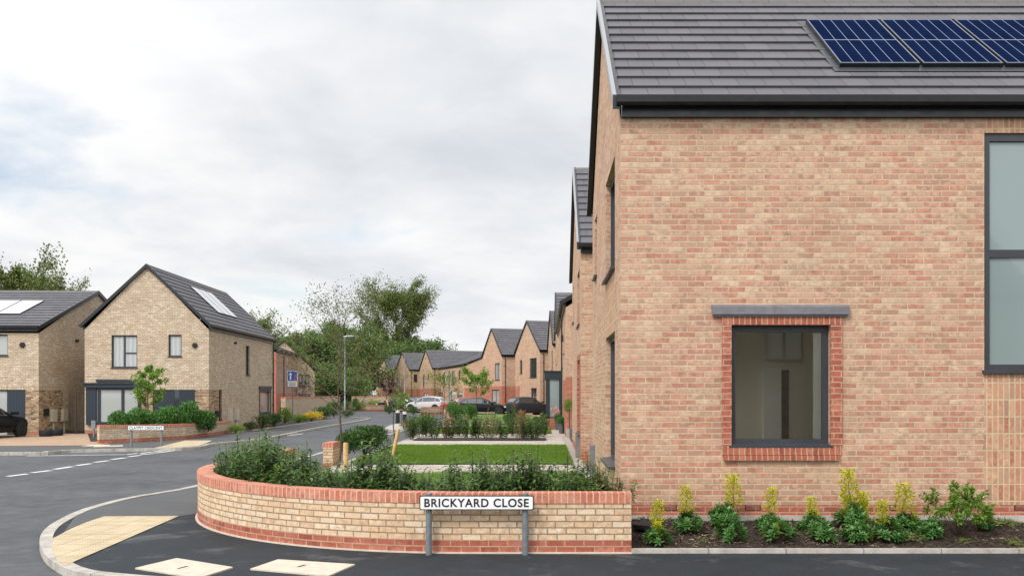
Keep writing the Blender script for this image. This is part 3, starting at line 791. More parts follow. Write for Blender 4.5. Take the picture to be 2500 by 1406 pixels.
bend('pinkish brick house at the far end of the close, nearest the tall trees', -26.7, 155.0, 28, [(923, 921, 931, 945), (923, 958, 931, 972)], None)
# ---- buff houses across the side road
# gable house
h = House('brick_house', 'buff brick gabled house with solar panels coloured like reflected sky behind the crescent sign', -15.6, 42.0, 92.4, 11.7, 5.67, 4.84, 7.84, -.05, 'buff houses by the crescent'); h.base = 'buff'
w1, w2 = h.rect('left', 272, 818, 335, 897), h.rect('left', 411, 817, 443, 870)
bay, door = h.rect('left', 228, 946, 343, 1034), h.rect('left', 373, 951, 476, 1078)
lint = lambda u, v: (w1[0] - .1 < u < w1[1] + .1 or w2[0] - .05 < u < w2[1] + .05) and w1[3] < v < w1[3] + .24
def zl2(u, v):
    if v < .18: return 'red'
    if lint(u, v): return 'buff_soldier'
    vb = door[3]
    if vb < v < vb + .24 and u < bay[0]: return 'buff_soldier'
    if v < vb and u < bay[0] + .1: return 'mixed'
    return 'buff'
h.make_wall('left', [w1, w2, bay, door], zl2, gable='buff', cuts_u=(w1[0] - .1, w1[1] + .1, w2[0] - .05, w2[1] + .05, bay[0] + .1), cuts_v=(.18, w1[3] + .24, door[3], door[3] + .24))
f1, f2, f3 = h.rect('front', 600, 843, 610, 915), h.rect('front', 535, 951, 542, 1026), h.rect('front', 634, 955, 659, 1008)
def zfr(u, v):
    if v < .18: return 'red'
    if v < 2.05 and u < 1.6: return 'mixed'
    if 2.05 < v < 2.29 and u < 1.6: return 'buff_soldier'
    return 'buff'
h.make_wall('front', [f1, f2, f3], zfr, cuts_u=(1.6,), cuts_v=(.18, 2.05, 2.29)); h.make_wall('right', gable='buff'); h.make_wall('back'); h.finish_walls()
h.roof(12, .07, .12)
h.window('left', w1, mull=(.52,), trans=[(0, .52, .45)], pane='curtain_pane'); h.window('left', w2, pane='curtain_pane')
for o in (f1, f2): h.window('front', o, fw=.04)
h.window('front', f3, pane='blind_pane')
q = MB(); fr = h.frame('front')
for (a, b, c_, d_) in ((f3[0] - .14, f3[0], f3[2] - .1, f3[3] + .12), (f3[1], f3[1] + .14, f3[2] - .1, f3[3] + .12), (f3[0], f3[1], f3[3], f3[3] + .12), (f3[0], f3[1], f3[2] - .12, f3[2] - .036)):
    q.box(a, b, -.002, .035, c_, d_, 0, lambda x, y, z: fr(x, z, y))
q.build('window_surround', M['slate_brick'], h.root)
h.prism('front', 'lead_flashing', f3[0] - .22, f3[1] + .22, f3[3] + .13, f3[3] + .30, -.002, .07, 'anth')
# bay with boarded panel
fl_ = h.frame('left')
h.window('left', bay, mull=(.36, .86), trans=[(0, .36, .22)], pane='blind_pane', fm='navy', inset=-.10, fw=.09, sill=False)
by = MB()
by.box(bay[1] - .18, bay[1] + .28, -.01, .135, bay[2] - .05, bay[3], 0, lambda x, y, z: fl_(x, z, y)); by.build('bay_panel', M['boards'], h.root)
by = MB()
by.box(bay[0] - .2, bay[1] + .35, -.01, .24, bay[3], bay[3] + .17, 0, lambda x, y, z: fl_(x, z, y)); by.box(bay[0] - .26, bay[1] + .41, -.01, .30, bay[3] + .17, bay[3] + .22, 0, lambda x, y, z: fl_(x, z, y))
by.box(bay[0] - .15, bay[1] - .15, -.01, .10, bay[3] + .26, bay[3] + .38, 0, lambda x, y, z: fl_(x, z, y))
by.build('bay_canopy', M['navy'], h.root)
# door leaf and boarded side panel
dl = h.u('left', 425)
dw = MB(); dw.box(dl, door[1], -.09, -.05, door[2], door[3], 0, lambda x, y, z: fl_(x, z, y)); d_o = dw.build('door', M['navy'], h.root)
dw = MB(); dw.box(door[1] - .62, door[1] - .55, -.05, -.03, 1.0, 1.12, 0, lambda x, y, z: fl_(x, z, y)); dw.build('number_plate', M['white'], d_o)
dw = MB(); dw.tube([fl_(dl + .12, 1.0, -.03), fl_(dl + .12, 1.3, -.03)], .018, 6); dw.build('handle', M['galv'], d_o)
dw = MB(); dw.box(door[0], dl - .22, -.09, -.03, door[2], door[3], 0, lambda x, y, z: fl_(x, z, y)); dw.build('door_side_panel', M['boards'], h.root)
dw = MB(); dw.box(dl - .22, dl, -.09, -.06, door[2], door[3], 0, lambda x, y, z: fl_(x, z, y)); dw.build('door_frame', M['dark_pane'], h.root)
h.prism('left', 'wall_lamp', h.u('left', 357), h.u('left', 352), 1.3, 1.5, 0, .1, 'black')
ua = h.u('left', 476); va = h.v('left', ua, 843)
q = MB(); q.tube([fl_(ua, va, .0), fl_(ua, va, .07)], [.135, .12], 6); q.build('alarm_box', M['rubber'], h.root)
uu = h.u('front', 572); q = MB(); q.tube([fr(uu, 4.45, 0), fr(uu, 4.45, .14)], .06, 6); q.build('wall_lamp', M['black'], h.root)
h.prism('front', 'meter_cabinet', h.u('front', 524), h.u('front', 530), .75, 1.05, 0, .12, 'rubber')
for px in (556, 573):
    u_ = h.u('front', px); q = MB(); q.box(u_, u_ + .42, 0, .12, .52, 1.12, 0, lambda x, y, z: fr(x, z, y)); mb_ = q.build('meter_box', M['cream_box'], h.root)
    q = MB(); q.box(u_ + .17, u_ + .23, 0.02, .07, 0, .52, 0, lambda x, y, z: fr(x, z, y)); q.build('cable_duct', M['white'], mb_)
h.pipe('front', 11.45)
for px, py in ((551, 942), (609, 978)):
    u_ = h.u('front', px); v_ = h.v('front', u_, py); h.prism('front', 'vent', u_, u_ + .18, v_ - .1, v_ + .1, -.002, .012, 'cream_box')
M['solar_skypale'] = plain('sky bright solar glass', srgb(205, 208, 212, .8), .12, coat=1.0, noise=.05, scale=1.5)  # sky reflection in the panels put into a pale base colour
# panels at px (480..600) on the right slope
h.solar_panels(0, 3.9, 1.05, 3, .32, .80, gap=.07, m='solar_skypale', lift=.06)
# shallow roofed house at the edge of frame
hx, hy, ra = -22.8, 40.7, 2.4
Wl = 9.0
h = House('brick_house', 'buff brick house with shallow grey roof behind the parked black car at the crescent', hx - Wl * math.cos(R(ra)), hy - Wl * math.sin(R(ra)), ra, Wl, 11.6, 4.60, 7.12, -.08, 'buff houses by the crescent'); h.base = 'buff'
o1 = h.rect('front', -40, 816, 19, 868); o2 = h.rect('front', -60, 951, 62, 1064)
def zq(u, v):
    if v < .16: return 'red'
    if v < 2.03 and u > 5: return 'mixed'
    if 2.03 < v < 2.27: return 'buff_soldier'
    return 'buff'
h.make_wall('front', [o1, o2], zq, cuts_u=(5,), cuts_v=(.16, 2.03, 2.27))
h.make_wall('right', [], lambda u, v: 'red' if v < .16 else ('mixed' if v < 2.03 and u < 2.2 else ('buff_soldier' if v < 2.27 and u < 2.2 else 'buff')), gable='buff', cuts_u=(2.2,), cuts_v=(.16, 2.03, 2.27))
h.make_wall('left', gable='buff'); h.make_wall('back'); h.finish_walls(); h.roof(14, .07, .12)
h.window('front', o1, mull=(.5,), pane='blind_pane'); fr = h.frame('front')
q = MB(); q.box(h.u('front', 18), o2[1], -.09, -.03, o2[2], o2[3], 0, lambda x, y, z: fr(x, z, y)); q.build('door_side_panel', M['boards'], h.root)
h.window('front', (o2[0], h.u('front', 18), o2[2], o2[3]), fm='navy', pane='blind_pane', sill=False, mull=(.55,))
ua = h.u('front', 55); va = h.v('front', ua, 842)
q = MB(); q.tube([fr(ua, va, 0), fr(ua, va, .07)], [.135, .12], 6); q.build('alarm_box', M['rubber'], h.root)
fr = h.frame('right')
uu = h.u('right', 185); q = MB(); q.tube([fr(uu, h.v('right', uu, 832), 0), fr(uu, h.v('right', uu, 832), .14)], .07, 6); q.build('wall_lamp', M['black'], h.root)
u_ = h.u('right', 106); q = MB(); q.box(u_, u_ + .30, 0, .12, .85, 1.18, 0, lambda x, y, z: fr(x, z, y)); q.build('meter_cabinet', M['rubber'], h.root)
for px, py in ((154, 788), (127, 930)):
    u_ = h.u('right', px); v_ = h.v('right', u_, py); h.prism('right', 'vent', u_, u_ + .18, v_ - .12, v_ + .12, -.002, .012, 'cream_box')
for px in (122, 149):
    u_ = h.u('right', px); q = MB(); q.box(u_, u_ + .46, 0, .12, .56, 1.14, 0, lambda x, y, z: fr(x, z, y)); mb_ = q.build('meter_box', M['cream_box'], h.root)
    q = MB(); q.box(u_ + .19, u_ + .27, 0.02, .07, 0, .52, 0, lambda x, y, z: fr(x, z, y)); q.build('cable_duct', M['cream_box'], mb_)
M['solar_grey'] = M['solar_skypale']
h.solar_panels(0, Wl - 2.75, 1.05, 1, .30, .68, m='solar_skypale', lift=.06); h.solar_panels(0, Wl - 3.85, 1.05, 1, .30, .68, m='solar_skypale', lift=.06); h.solar_panels(0, Wl - 4.95, 1.05, 1, .30, .68, m='solar_skypale', lift=.06)
# pair further along, one red and one buff
h = House('brick_house', 'red brick house with dark downpipe behind the blue priority sign', -22.4, 75.5, 95.7, 10.5, 7.0, 5.30, 6.9, 0, 'buff houses by the crescent'); h.base = 'red'
M['red_far'] = brick('dusty red brick', pal(srgb(152, 120, 106, K), srgb(168, 136, 120, K), srgb(176, 144, 126, K), srgb(158, 126, 110, K)), srgb(176, 154, 136, K))
h.make_wall('front', [], lambda u, v: 'red' if v < 1.9 else 'red_far', cuts_v=(1.9,)); h.make_wall('left', gable='red_far'); h.make_wall('right', gable='red_far'); h.make_wall('back'); h.finish_walls(); h.roof(10); h.pipe('front', 3.2)
h = House('brick_house', 'buff brick half gable house with barred windows beyond the boundary wall', -21.9, 86.2, 106, 9, 5.6, 3.95, 6.9, 0, 'buff houses by the crescent'); h.base = 'buff'
o1, o2 = h.rect('left', 729, 914, 755, 943), h.rect('left', 729, 961, 755, 971)
h.make_wall('left', [o1, o2], gable='buff'); h.make_wall('front'); h.make_wall('right', gable='buff'); h.make_wall('back'); h.finish_walls(); h.roof(10)
for o in (o1, o2): h.window('left', o, mull=(.33, .66), trans=[(0, 1, .35)], pane='blind_pane')
# ------------------------------------------------------------------ ground
def G(lst, z=0.0): return [gp(x, y, z) for x, y in lst]
RZ = -.09
M['field'] = plain('rough ground', (.05, .075, .025, 1), .95, noise=.3, scale=.4)
sheet('ground', [(-700, -300), (700, -300), (700, 1500), (-700, 1500)], -.16, M['field'])
sheet('road', [(-70, -30), (40, -30), (40, 8.85), (0, 12), (-3, 20), (-5, 50), (-4, 80), (-12, 112), (-40, 112), (-40, 70), (-19, 66), (-15, 48), (-17, 29), (-70, 28.7)], RZ, M['road'])
# footway round the near corner
near_k = [(30, 8.95), (2, 8.95), (-2.5, 8.97), (-3.6, 9.05)] + G([(250, 1402), (180, 1390), (140, 1371), (115, 1350), (103, 1322), (110, 1298), (135, 1276), (190, 1248), (240, 1232), (290, 1219), (340, 1209), (385, 1202)]) + [(-7.12, 18.3), (-7.05, 22), (-7.1, 30), (-7.15, 40), (-7.2, 50)]
def smooth_path(p, n=3):
    out = []
    for k in range(len(p) - 1):
        p0, p1, p2, p3 = p[max(k - 1, 0)], p[k], p[k + 1], p[min(k + 2, len(p) - 1)]
        for j in range(n):
            t = j / n
            out.append(tuple(.5 * (2 * p1[i] + (p2[i] - p0[i]) * t + (2 * p0[i] - 5 * p1[i] + 4 * p2[i] - p3[i]) * t * t + (3 * p1[i] - p0[i] - 3 * p2[i] + p3[i]) * t ** 3) for i in (0, 1)))
    return out + [p[-1]]
near_s = smooth_path(near_k, 4)
foot = near_s + [(2.0, 50), (.9, 12), (1.0, 10.66), (30, 10.66)]
sheet('footway', foot, -.004, M['newtar'])
# older, paler surface past the crossing
sheet('footway', [gp(437, 1259), gp(254, 1260), gp(150, 1306), gp(190, 1251), gp(290, 1222), gp(385, 1206), (-7.0, 18.3), (-6.98, 50), (-5.2, 50), (-5.2, 18), gp(492, 1252)], 0.0, M['foot'])
def kerb(name, path, z0, z1, w=.125, d0=0.0, label=None):
    mb = MB(); ribbon(mb, path, d0, d0 + w, z0, z1); o = mb.build(name, M['kerbstone'])
    return tag(o, kind='structure')
def kerbstone():
    m, t, b = mat('kerb stones')
    uv = t.add('ShaderNodeUVMap').outputs[0]; co = t.add('ShaderNodeTexCoord').outputs['Object']
    sep = t.add('ShaderNodeSeparateXYZ'); t.put(sep.inputs[0], uv)
    f = t.math('FRACT', t.math('DIVIDE', sep.outputs[0], .915)); j = t.rng(t.math('MINIMUM', f, t.math('SUBTRACT', 1.0, f)), .006, .012, 1, 0)
    n = t.noise(co, 3, 7, .7); n2 = t.noise(co, 120, 2)
    c = t.ramp(t.math('ADD', n, t.rng(n2, .3, .7, -.08, .08)), [(.3, srgb(150, 144, 134, .7)), (.55, srgb(196, 190, 180, .75)), (.8, srgb(212, 206, 198, .78))])
    t.put(b.inputs['Base Color'], t.mix(t.math('MULTIPLY', j, .7), c, (.1, .095, .09, 1))); b.inputs['Roughness'].default_value = .85
    t.put(b.inputs['Normal'], t.bump(t.math('SUBTRACT', n2, j), .3, .006))
    return m
M['kerbstone'] = kerbstone()
kerb('kerb', near_s, -.2, .004, .15, -.03)
# far footway of the crescent and the crossing
lk = [(-60, 28.4), (-30, 28.6)] + G([(0, 1104), (110, 1102), (170, 1098), (260, 1096), (380, 1094), (440, 1093), (486, 1089), (520, 1082), (640, 1069), (780, 1042.5), (880, 1025.5)]) + [(-13.4, 69), (-15.6, 71.5), (-19, 72.5), (-30, 74)]
ls = smooth_path(lk, 4)
sheet('footway', ls + [(-30, 120), (-60, 120)], 0.0, M['foot'])
kz = lambda s: .004
kerb('kerb', ls, -.2, .012, .14, -.02)
# the kerb at the far edge of that footway, with a planted strip behind
bk = G([(556, 1056), (600, 1052), (674, 1043), (760, 1031), (826, 1022.5)])
kerb('edging', bk, -.05, .05, .08)
bed_pts = bk + [(-19.6, 72), (-18.8, 60), (-16.1, 53), (-15.4, 43)]
sheet('planting_soil', bed_pts, .03, M['soil'])
# driveway of the shallow roofed house
sheet('driveway', G([(-120, 1089), (232, 1087)]) + [(-17.0, 40.4), (-17.3, 42.2), (-31, 41)], .006, M['drive'])
sheet('plot_gravel', [(-15.2, 36), (-15.6, 42), (-21.3, 42.1), (-17.6, 35)], .02, M['soil'])
# plots of the near row
ZP = .12
sheet('paving', [(-5.05, 18.6), (1.0, 18.4), (1.0, 61), (-5.6, 61), (-5.15, 30)], ZP, M['paver'])
kerb('edging', [(-5.1, 18.6), (-5.2, 30), (-5.65, 61)], -.05, ZP + .004, .09)
lawns = [('lawn', [(-4.72, 22.3), (.74, 22.3), (.70, 30.0), (-4.95, 29.9)]), ('lawn', [(-5.0, 39.2), (.35, 39.2), (.30, 46.5), (-5.2, 46.2)]), ('lawn', [(-5.4, 50.5), (.3, 50.5), (.2, 60), (-5.6, 60)]), ('lawn', [(-4.6, 12.6), (-1.0, 11.6), (.80, 11.6), (.82, 19.0), (-5.0, 19.1), (-5.25, 15.0)])]
def shrink(c, k): return c
for nm, pts in lawns: sheet(nm, pts, ZP + .03 if pts[0][1] > 20 else .20, M['turf'])
sheet('lawn', [(-5.9, 63.0), (.6, 62.6), (.3, 78), (-6.0, 80)], ZP - .06, M['turf'])
sheet('driveway', [(-4.5, 80.5), (.5, 76), (0.8, 62.5), (-1.0, 72), (-3.5, 79), (-18, 99), (-21, 112), (-30, 130), (-8, 116), (-2, 92)], ZP - .03, M['drive'])
sheet('gravel_strip', [(.76, 18.5), (1.02, 18.5), (1.0, 36.4), (.74, 36.4)], ZP + .02, M['gravel'])
sheet('planting_soil', [(-4.9, 33.5), (.1, 33.5), (.1, 35.2), (-4.9, 35.2)], ZP + .03, M['soil'])
sheet('planting_soil', [(.98, 11.6), (-.9, 11.0), (-2.4, 11.35), (-3.9, 12.5), (-4.95, 14.2), (-5.15, 16), (-5.1, 19), (-4.6, 19), (-4.5, 16), (-3.5, 13.4), (-1.8, 12.2), (.98, 12.4)], .24, M['soil'])

# road markings
def mark(p0, p1, w=.12, m='paint', name='road_marking', z=.006):
    a, b = gp(*p0, RZ), gp(*p1, RZ); l = math.dist(a, b); nx, ny = -(b[1] - a[1]) / l * w / 2, (b[0] - a[0]) / l * w / 2
    sheet(name, [(a[0] + nx, a[1] + ny), (b[0] + nx, b[1] + ny), (b[0] - nx, b[1] - ny), (a[0] - nx, a[1] - ny)], RZ + z, M[m])
def zz(l): return [((a / 4.464, 960 + b / 4.464), (c / 4.464, 960 + d / 4.464)) for a, b, c, d in l]
for p, q in zz([(80, 905, 300, 878), (345, 865, 555, 840), (595, 828, 785, 798), (835, 787, 990, 765), (1030, 752, 1185, 733), (1215, 722, 1365, 702), (1395, 692, 1530, 675), (1530, 668, 1680, 655), (1690, 650, 1830, 635), (1830, 632, 1960, 620), (1960, 614, 2090, 604), (2090, 600, 2200, 588), (2190, 582, 2320, 572), (2320, 566, 2430, 556)]): mark(p, q, .16)
for p, q in zz([(1515, 655, 1660, 640), (1670, 638, 1800, 625), (1800, 622, 1925, 607), (1930, 605, 2050, 592), (2050, 590, 2170, 577)]): mark(p, q, .16)
mark((66, 1113), (308, 1109.5), .13); mark((308, 1109.5), (340, 1106), .13)
mark((-60, 1222), (331, 1150), .035, 'joint', z=.004)
mark((700, 1064), (740, 1058), .12)
for a, b in (((930, 1052), (1000, 1036)),): pass
# tactile paving and concrete covers
def tact(px):
    pts = G(px, .006)
    me = sheet('tactile_paving', pts, .006, M['tactile'])
tact([(129, 1313), (175, 1289), (210, 1274), (254, 1259.5), (437, 1258.5), (157, 1380), (138, 1364), (127, 1343)])
tact([(376, 1093), (452, 1074.5), (518, 1074.5), (504, 1081), (484, 1087.5), (440, 1091.5)])
def cover(px, label, slot=None):
    pts = G(px, .012); o = MB()
    o.face([(x, y, .012) for x, y in pts]); n = len(pts)
    for k in range(n):
        a, b = pts[k], pts[(k + 1) % n]; o.face([(a[0], a[1], -.05), (b[0], b[1], -.05), (b[0], b[1], .012), (a[0], a[1], .012)])
    t = tag(o.build('inspection_cover', M['cover']), label, 'cover')
    if slot:
        s = MB(); (ax, ay), (bx, by) = gp(*slot[0], .013), gp(*slot[1], .013); l = math.dist((ax, ay), (bx, by)); nx, ny = -(by - ay) / l * .016, (bx - ax) / l * .016
        s.face([(ax + nx, ay + ny, .0145), (bx + nx, by + ny, .0145), (bx - nx, by - ny, .0145), (ax - nx, ay - ny, .0145)]); s.build('lifting_slot', M['rubber'], t)
cover([(330, 1385), (431, 1361), (569, 1383), (486, 1409)], 'pale square concrete cover in the dark footway, the one closer to the yellow tactile paving', ((434, 1387), (458, 1381)))
cover([(611, 1387), (679, 1364), (867, 1376), (802, 1404)], 'pale square concrete cover in the dark footway, the one closer to the road name sign', ((727, 1383), (745, 1378)))
cover([(199, 1088.5), (228, 1085.3), (270, 1085), (266, 1087.5)], 'pale flat cover in the far footway, farther from the kerb')
cover([(228, 1090.3), (232, 1088.2), (300, 1086), (300, 1088.3)], 'pale flat cover in the far footway, closer to the kerb')

# ------------------------------------------------------------------ curved garden wall
def arc(cx, cy, r, a0, a1, n): return [(cx + r * math.cos(R(a0 + (a1 - a0) * k / n)), cy + r * math.sin(R(a0 + (a1 - a0) * k / n))) for k in range(n + 1)]
wpath = [(1.036, 10.63), (.4, 10.63), (-.2, 10.63)] + arc(-.85, 15.33, 4.70, -90, -180, 30) + [(-5.55, 16.6), (-5.53, 18.0), (-5.5, 19.3)]
t = empty('garden_wall', (0, 0, 0)); tag(t, 'low curved cream brick wall with red brick coping and foot, behind the larger road sign', 'wall')
w = MB(); ribbon(w, wpath, 0, .215, .155, .585); w.build('wall_body', M['cream'], t)
w = MB(); ribbon(w, wpath, -.004, .219, -.06, .155); w.build('wall_base', M['red'], t)
w = MB(); ribbon(w, wpath, -.012, .222, .585, .706); w.build('coping', M['coping'], t)
w = MB(); ribbon(w, wpath, -.035, .1, -.1, .012); w.build('mortar_haunch', M['cover'], t)
def low_wall(name, label, path, h, th=.215, body='cream', z0=0.0, group=None, h2=None, foot=.15):
    t = empty(name, (path[0][0], path[0][1], 0)); P = [(x - path[0][0], y - path[0][1]) for x, y in path]
    tag(t, label, 'wall', group); L = sum(math.dist(P[k], P[k + 1]) for k in range(len(P) - 1))
    top = lambda d: (lambda s: z0 + h + ((h2 or h) - h) * s / L - d)
    w = MB(); ribbon(w, P, 0, th, z0 + foot, top(.115)); w.build('wall_body', M[body], t)
    if foot: w = MB(); ribbon(w, P, -.004, th + .004, z0 - .1, z0 + foot); w.build('wall_base', M['red'], t)
    w = MB(); ribbon(w, P, -.012, th + .012, top(.115), top(0)); w.build('coping', M['coping'], t)
    return t
low_wall('garden_wall', 'short brick wall end beside the round laurel bush and the young tree', [(-5.36, 21.9), (-5.38, 22.7)], .64, .24, z0=.04)
a, b = gp(237, 1082), gp(553, 1056)
a2 = gp(440, 1072)
low_wall('garden_wall', 'low buff brick wall with red coping behind the crescent sign', smooth_path([(a[0] - .2, a[1] + 3.0), (a[0] - .05, a[1] + 1.2), a, a2, b], 2)[4:], .69, .215, 'buff', h2=.56)
low_wall('boundary_wall', 'long buff brick boundary wall with red coping behind the priority sign', [(-17.6, 60.4), (-18.9, 75), (-22.2, 97)], 1.62, .3, 'buff', foot=0)
low_wall('boundary_wall', 'distant pale brick wall below the dark trees', [(-23.0, 108), (-19.0, 111.5)], 1.55, .3, 'buff', foot=0)
pl = 'brick planter walls at the bend'
for px0, px1, py, lab in ((831, 848, 998.5, 'small low brick planter wall closest to the tall lamp post'), (859, 891, 1001.5, 'low brick planter wall, second from the tall lamp post'), (895, 934, 1003, 'low brick planter wall in front of the purple leaved sapling'), (990, 1000, 1002, 'short pale brick planter end beside the white car'), (1030, 1070, 1010, 'low brick planter wall in front of the red car')):
    (xa, ya), (xb, yb) = gp(px0, py), gp(px1, py - .8)
    low_wall('planter_wall', lab, [(xb + .5, yb + 2.2), (xb, yb), (xa, ya), (xa + .1, ya + 2)][::-1], .62, .215, 'buff', group=pl)
for px, py, lab in ((1091, 1026, 'brick wall end beside the rounder clipped bush'), (1135, 1022, 'brick wall end between the two clipped bushes')):
    xa, ya = gp(px, py, .12); low_wall('garden_wall', lab, [(xa, ya), (xa, ya + 1.6)], .60, .28, z0=.1)

# planted bed edging, mulch and chips
BZ = lambda x, y: .035 + (y - 10.7) / 1.27 * .165
nB = 40; bm_pts = []
me = MB()
for i in range(60):
    for j in range(8):
        q = [(1.05 + (9 - 1.05) * (i + a) / 60, 10.72 + 1.27 * (j + b) / 8) for a, b in ((0, 0), (1, 0), (1, 1), (0, 1))]
        hs = lambda x, y: BZ(x, y) + .025 * math.sin(x * 3.1 + y * 5) * math.sin(x * 1.3 - y * 2.7)
        me.face([(x, y, hs(x, y)) for x, y in q], [(x, y) for x, y in q])
tag(me.build('planting_bed', M['soil']), kind='structure')
kerb('edging', [(1.03, 10.655), (9.5, 10.655)], -.1, .048, .07, -.035)
rng = np.random.default_rng(4)
def leaf_mesh(name, P, Dv, Nv, L, Wd, mats, midx=None, fold=.25, back=.45, droop=.0):
    P, Dv, Nv = np.asarray(P, float), np.asarray(Dv, float), np.asarray(Nv, float)
    n = len(P); L = np.broadcast_to(np.asarray(L, float), (n,))[:, None]; Wd = np.broadcast_to(np.asarray(Wd, float), (n,))[:, None]
    Dv = Dv / np.linalg.norm(Dv, axis=1, keepdims=True)
    S = np.cross(Dv, Nv); S /= np.linalg.norm(S, axis=1, keepdims=True) + 1e-9
    N = np.cross(S, Dv)
    v = np.empty((n, 4, 3))
    v[:, 0] = P; v[:, 2] = P + Dv * L - N * L * droop
    v[:, 1] = P + Dv * L * back + S * Wd / 2 + N * Wd * fold; v[:, 3] = P + Dv * L * back - S * Wd / 2 + N * Wd * fold
    me = bpy.data.meshes.new(name)
    me.vertices.add(4 * n); me.vertices.foreach_set('co', v.reshape(-1).astype(np.float32))
    me.loops.add(4 * n); me.loops.foreach_set('vertex_index', np.arange(4 * n, dtype=np.int32))
    me.polygons.add(n); me.polygons.foreach_set('loop_start', np.arange(0, 4 * n, 4, dtype=np.int32))
    try: me.polygons.foreach_set('loop_total', np.full(n, 4, dtype=np.int32))
    except Exception: pass
    for mt in (mats if isinstance(mats, (list, tuple)) else [mats]): me.materials.append(mt)
    if midx is not None: me.polygons.foreach_set('material_index', np.asarray(midx, dtype=np.int32))
    me.update(calc_edges=True); me.validate()
    return me
def unit(n, r=rng):
    v = r.normal(size=(n, 3)); return v / np.linalg.norm(v, axis=1, keepdims=True)
n = 9000
x = rng.uniform(1.06, 8, n); y = 10.73 + 1.22 * rng.random(n); P = np.stack([x, y, BZ(x, y) + .03 * np.sin(x * 3.1 + y * 5) * np.sin(x * 1.3 - y * 2.7) + rng.uniform(-.004, .02, n)], 1)
D = unit(n); D[:, 2] *= .25; N = np.tile([0, 0, 1.0], (n, 1)) + .5 * unit(n)
tag(link('bark_mulch', leaf_mesh('bark_mulch', P, D, N, rng.uniform(.02, .10, n), rng.uniform(.008, .024, n), M['chip'], fold=.1)), 'dark bark mulch chips under the bed plants', 'mulch', kind='stuff')

# lawn grass
def grass(name, poly, z, n, label, h=(.03, .075), seed=1):
    r = np.random.default_rng(seed); xs = [p[0] for p in poly]; ys = [p[1] for p in poly]
    cx0, cy0 = np.mean(xs), np.mean(ys); poly = [(cx0 + (a - cx0) * (1 + .06 / abs(a - cx0 or 1)), cy0 + (b - cy0) * (1 + .06 / abs(b - cy0 or 1))) for a, b in poly]
    pts = np.stack([r.uniform(min(xs), max(xs), n), r.uniform(min(ys), max(ys), n)], 1)
    ins = np.zeros(n, bool); j = len(poly) - 1
    for i in range(len(poly)):
        (xi, yi), (xj, yj) = poly[i], poly[j]
        c = ((yi > pts[:, 1]) != (yj > pts[:, 1])) & (pts[:, 0] < (xj - xi) * (pts[:, 1] - yi) / (yj - yi + 1e-12) + xi); ins ^= c; j = i
    pts = pts[ins]; n = len(pts)
    P = np.stack([pts[:, 0], pts[:, 1], np.full(n, z)], 1); D = unit(n, r) * .45 + np.array([0, 0, 1.0])
    hn = .7 + .6 * (np.sin(pts[:, 0] * 3.3 + 1) * np.sin(pts[:, 1] * 2.1) * .5 + .5)
    tag(link(name, leaf_mesh(name, P, D, unit(n, r), r.uniform(*h, n) * hn, .012 if z > 0 else .02, M['grass'])), label, 'grass', kind='stuff')
grass('grass', lawns[0][1], ZP + .03, 60000, 'trimmed bright green grass in front of the second brick house', seed=2)
grass('grass', lawns[3][1], .20, 26000, 'green grass behind the shrubs of the curved wall', seed=3)
grass('grass', lawns[1][1], ZP + .03, 22000, 'green grass strip behind the thin hedge row', (.04, .08), seed=5)

# ------------------------------------------------------------------ road name signs
def name_sign(label, text, X, Y, zc, wd, ht, rz=0.0, posts=(.08, .92), face_d=.03):
    t = empty('road_name_sign', (X, Y, 0), R(rz)); tag(t, label, 'sign', 'road name signs')
    rr = .018
    def rrect(w, h, r, n=5):
        pts = []
        for cx, cz, a0 in ((w / 2 - r, h / 2 - r, 0), (-w / 2 + r, h / 2 - r, 90), (-w / 2 + r, -h / 2 + r, 180), (w / 2 - r, -h / 2 + r, 270)):
            pts += [(cx + r * math.cos(R(a0 + 90 * k / n)), cz + r * math.sin(R(a0 + 90 * k / n))) for k in range(n + 1)]
        return pts
    def slab(w, h, r, y0, y1, m, nm, par):
        o = MB(); p = rrect(w, h, r)
        o.face([(x, y0, zc + z) for x, z in p]); o.face([(x, y1, zc + z) for x, z in p[::-1]])
        for k in range(len(p)):
            a, b = p[k], p[(k + 1) % len(p)]; o.face([(a[0], y0, zc + a[1]), (a[0], y1, zc + a[1]), (b[0], y1, zc + b[1]), (b[0], y0, zc + b[1])])
        return o.build(nm, M[m], par)
    pl = slab(wd, ht, rr, -.03, -.008, 'ink', 'plate', t)
    slab(wd - .022, ht - .022, rr * .8, -.0335, -.0305, 'plate', 'sign_face', pl)
    cu = bpy.data.curves.new('lettering', 'FONT'); cu.body = text; cu.size = 1; cu.extrude = .0; cu.offset = .026; cu.space_character = 1.12
    to = bpy.data.objects.new('lettering', cu); COL.objects.link(to)
    dg = bpy.context.evaluated_depsgraph_get(); me = bpy.data.meshes.new_from_object(to.evaluated_get(dg)); bpy.data.objects.remove(to)
    co = np.array([v.co[:] for v in me.vertices]); lo, hi = co.min(0), co.max(0)
    tw, th = wd * .915, ht * .60
    for v in me.vertices:
        v.co = Vector(((v.co.x - (lo[0] + hi[0]) / 2) * tw / (hi[0] - lo[0]), -.0352, zc + (v.co.y - (lo[1] + hi[1]) / 2) * th / (hi[1] - lo[1])))
    me.materials.clear(); me.materials.append(M['ink']); link('lettering', me, pl)
    for k in posts:
        m = MB(); x = -wd / 2 + wd * k; r = .037
        m.lathe([(r, -.1), (r, zc + ht / 2 + .018), (r * .8, zc + ht / 2 + .024), (0, zc + ht / 2 + .024)], (x, r, 0), 14)
        m.build('post', M['galv'], t, smooth=True)
YS = 10.50
xa, xb = at(1025, YS), at(1303, YS)
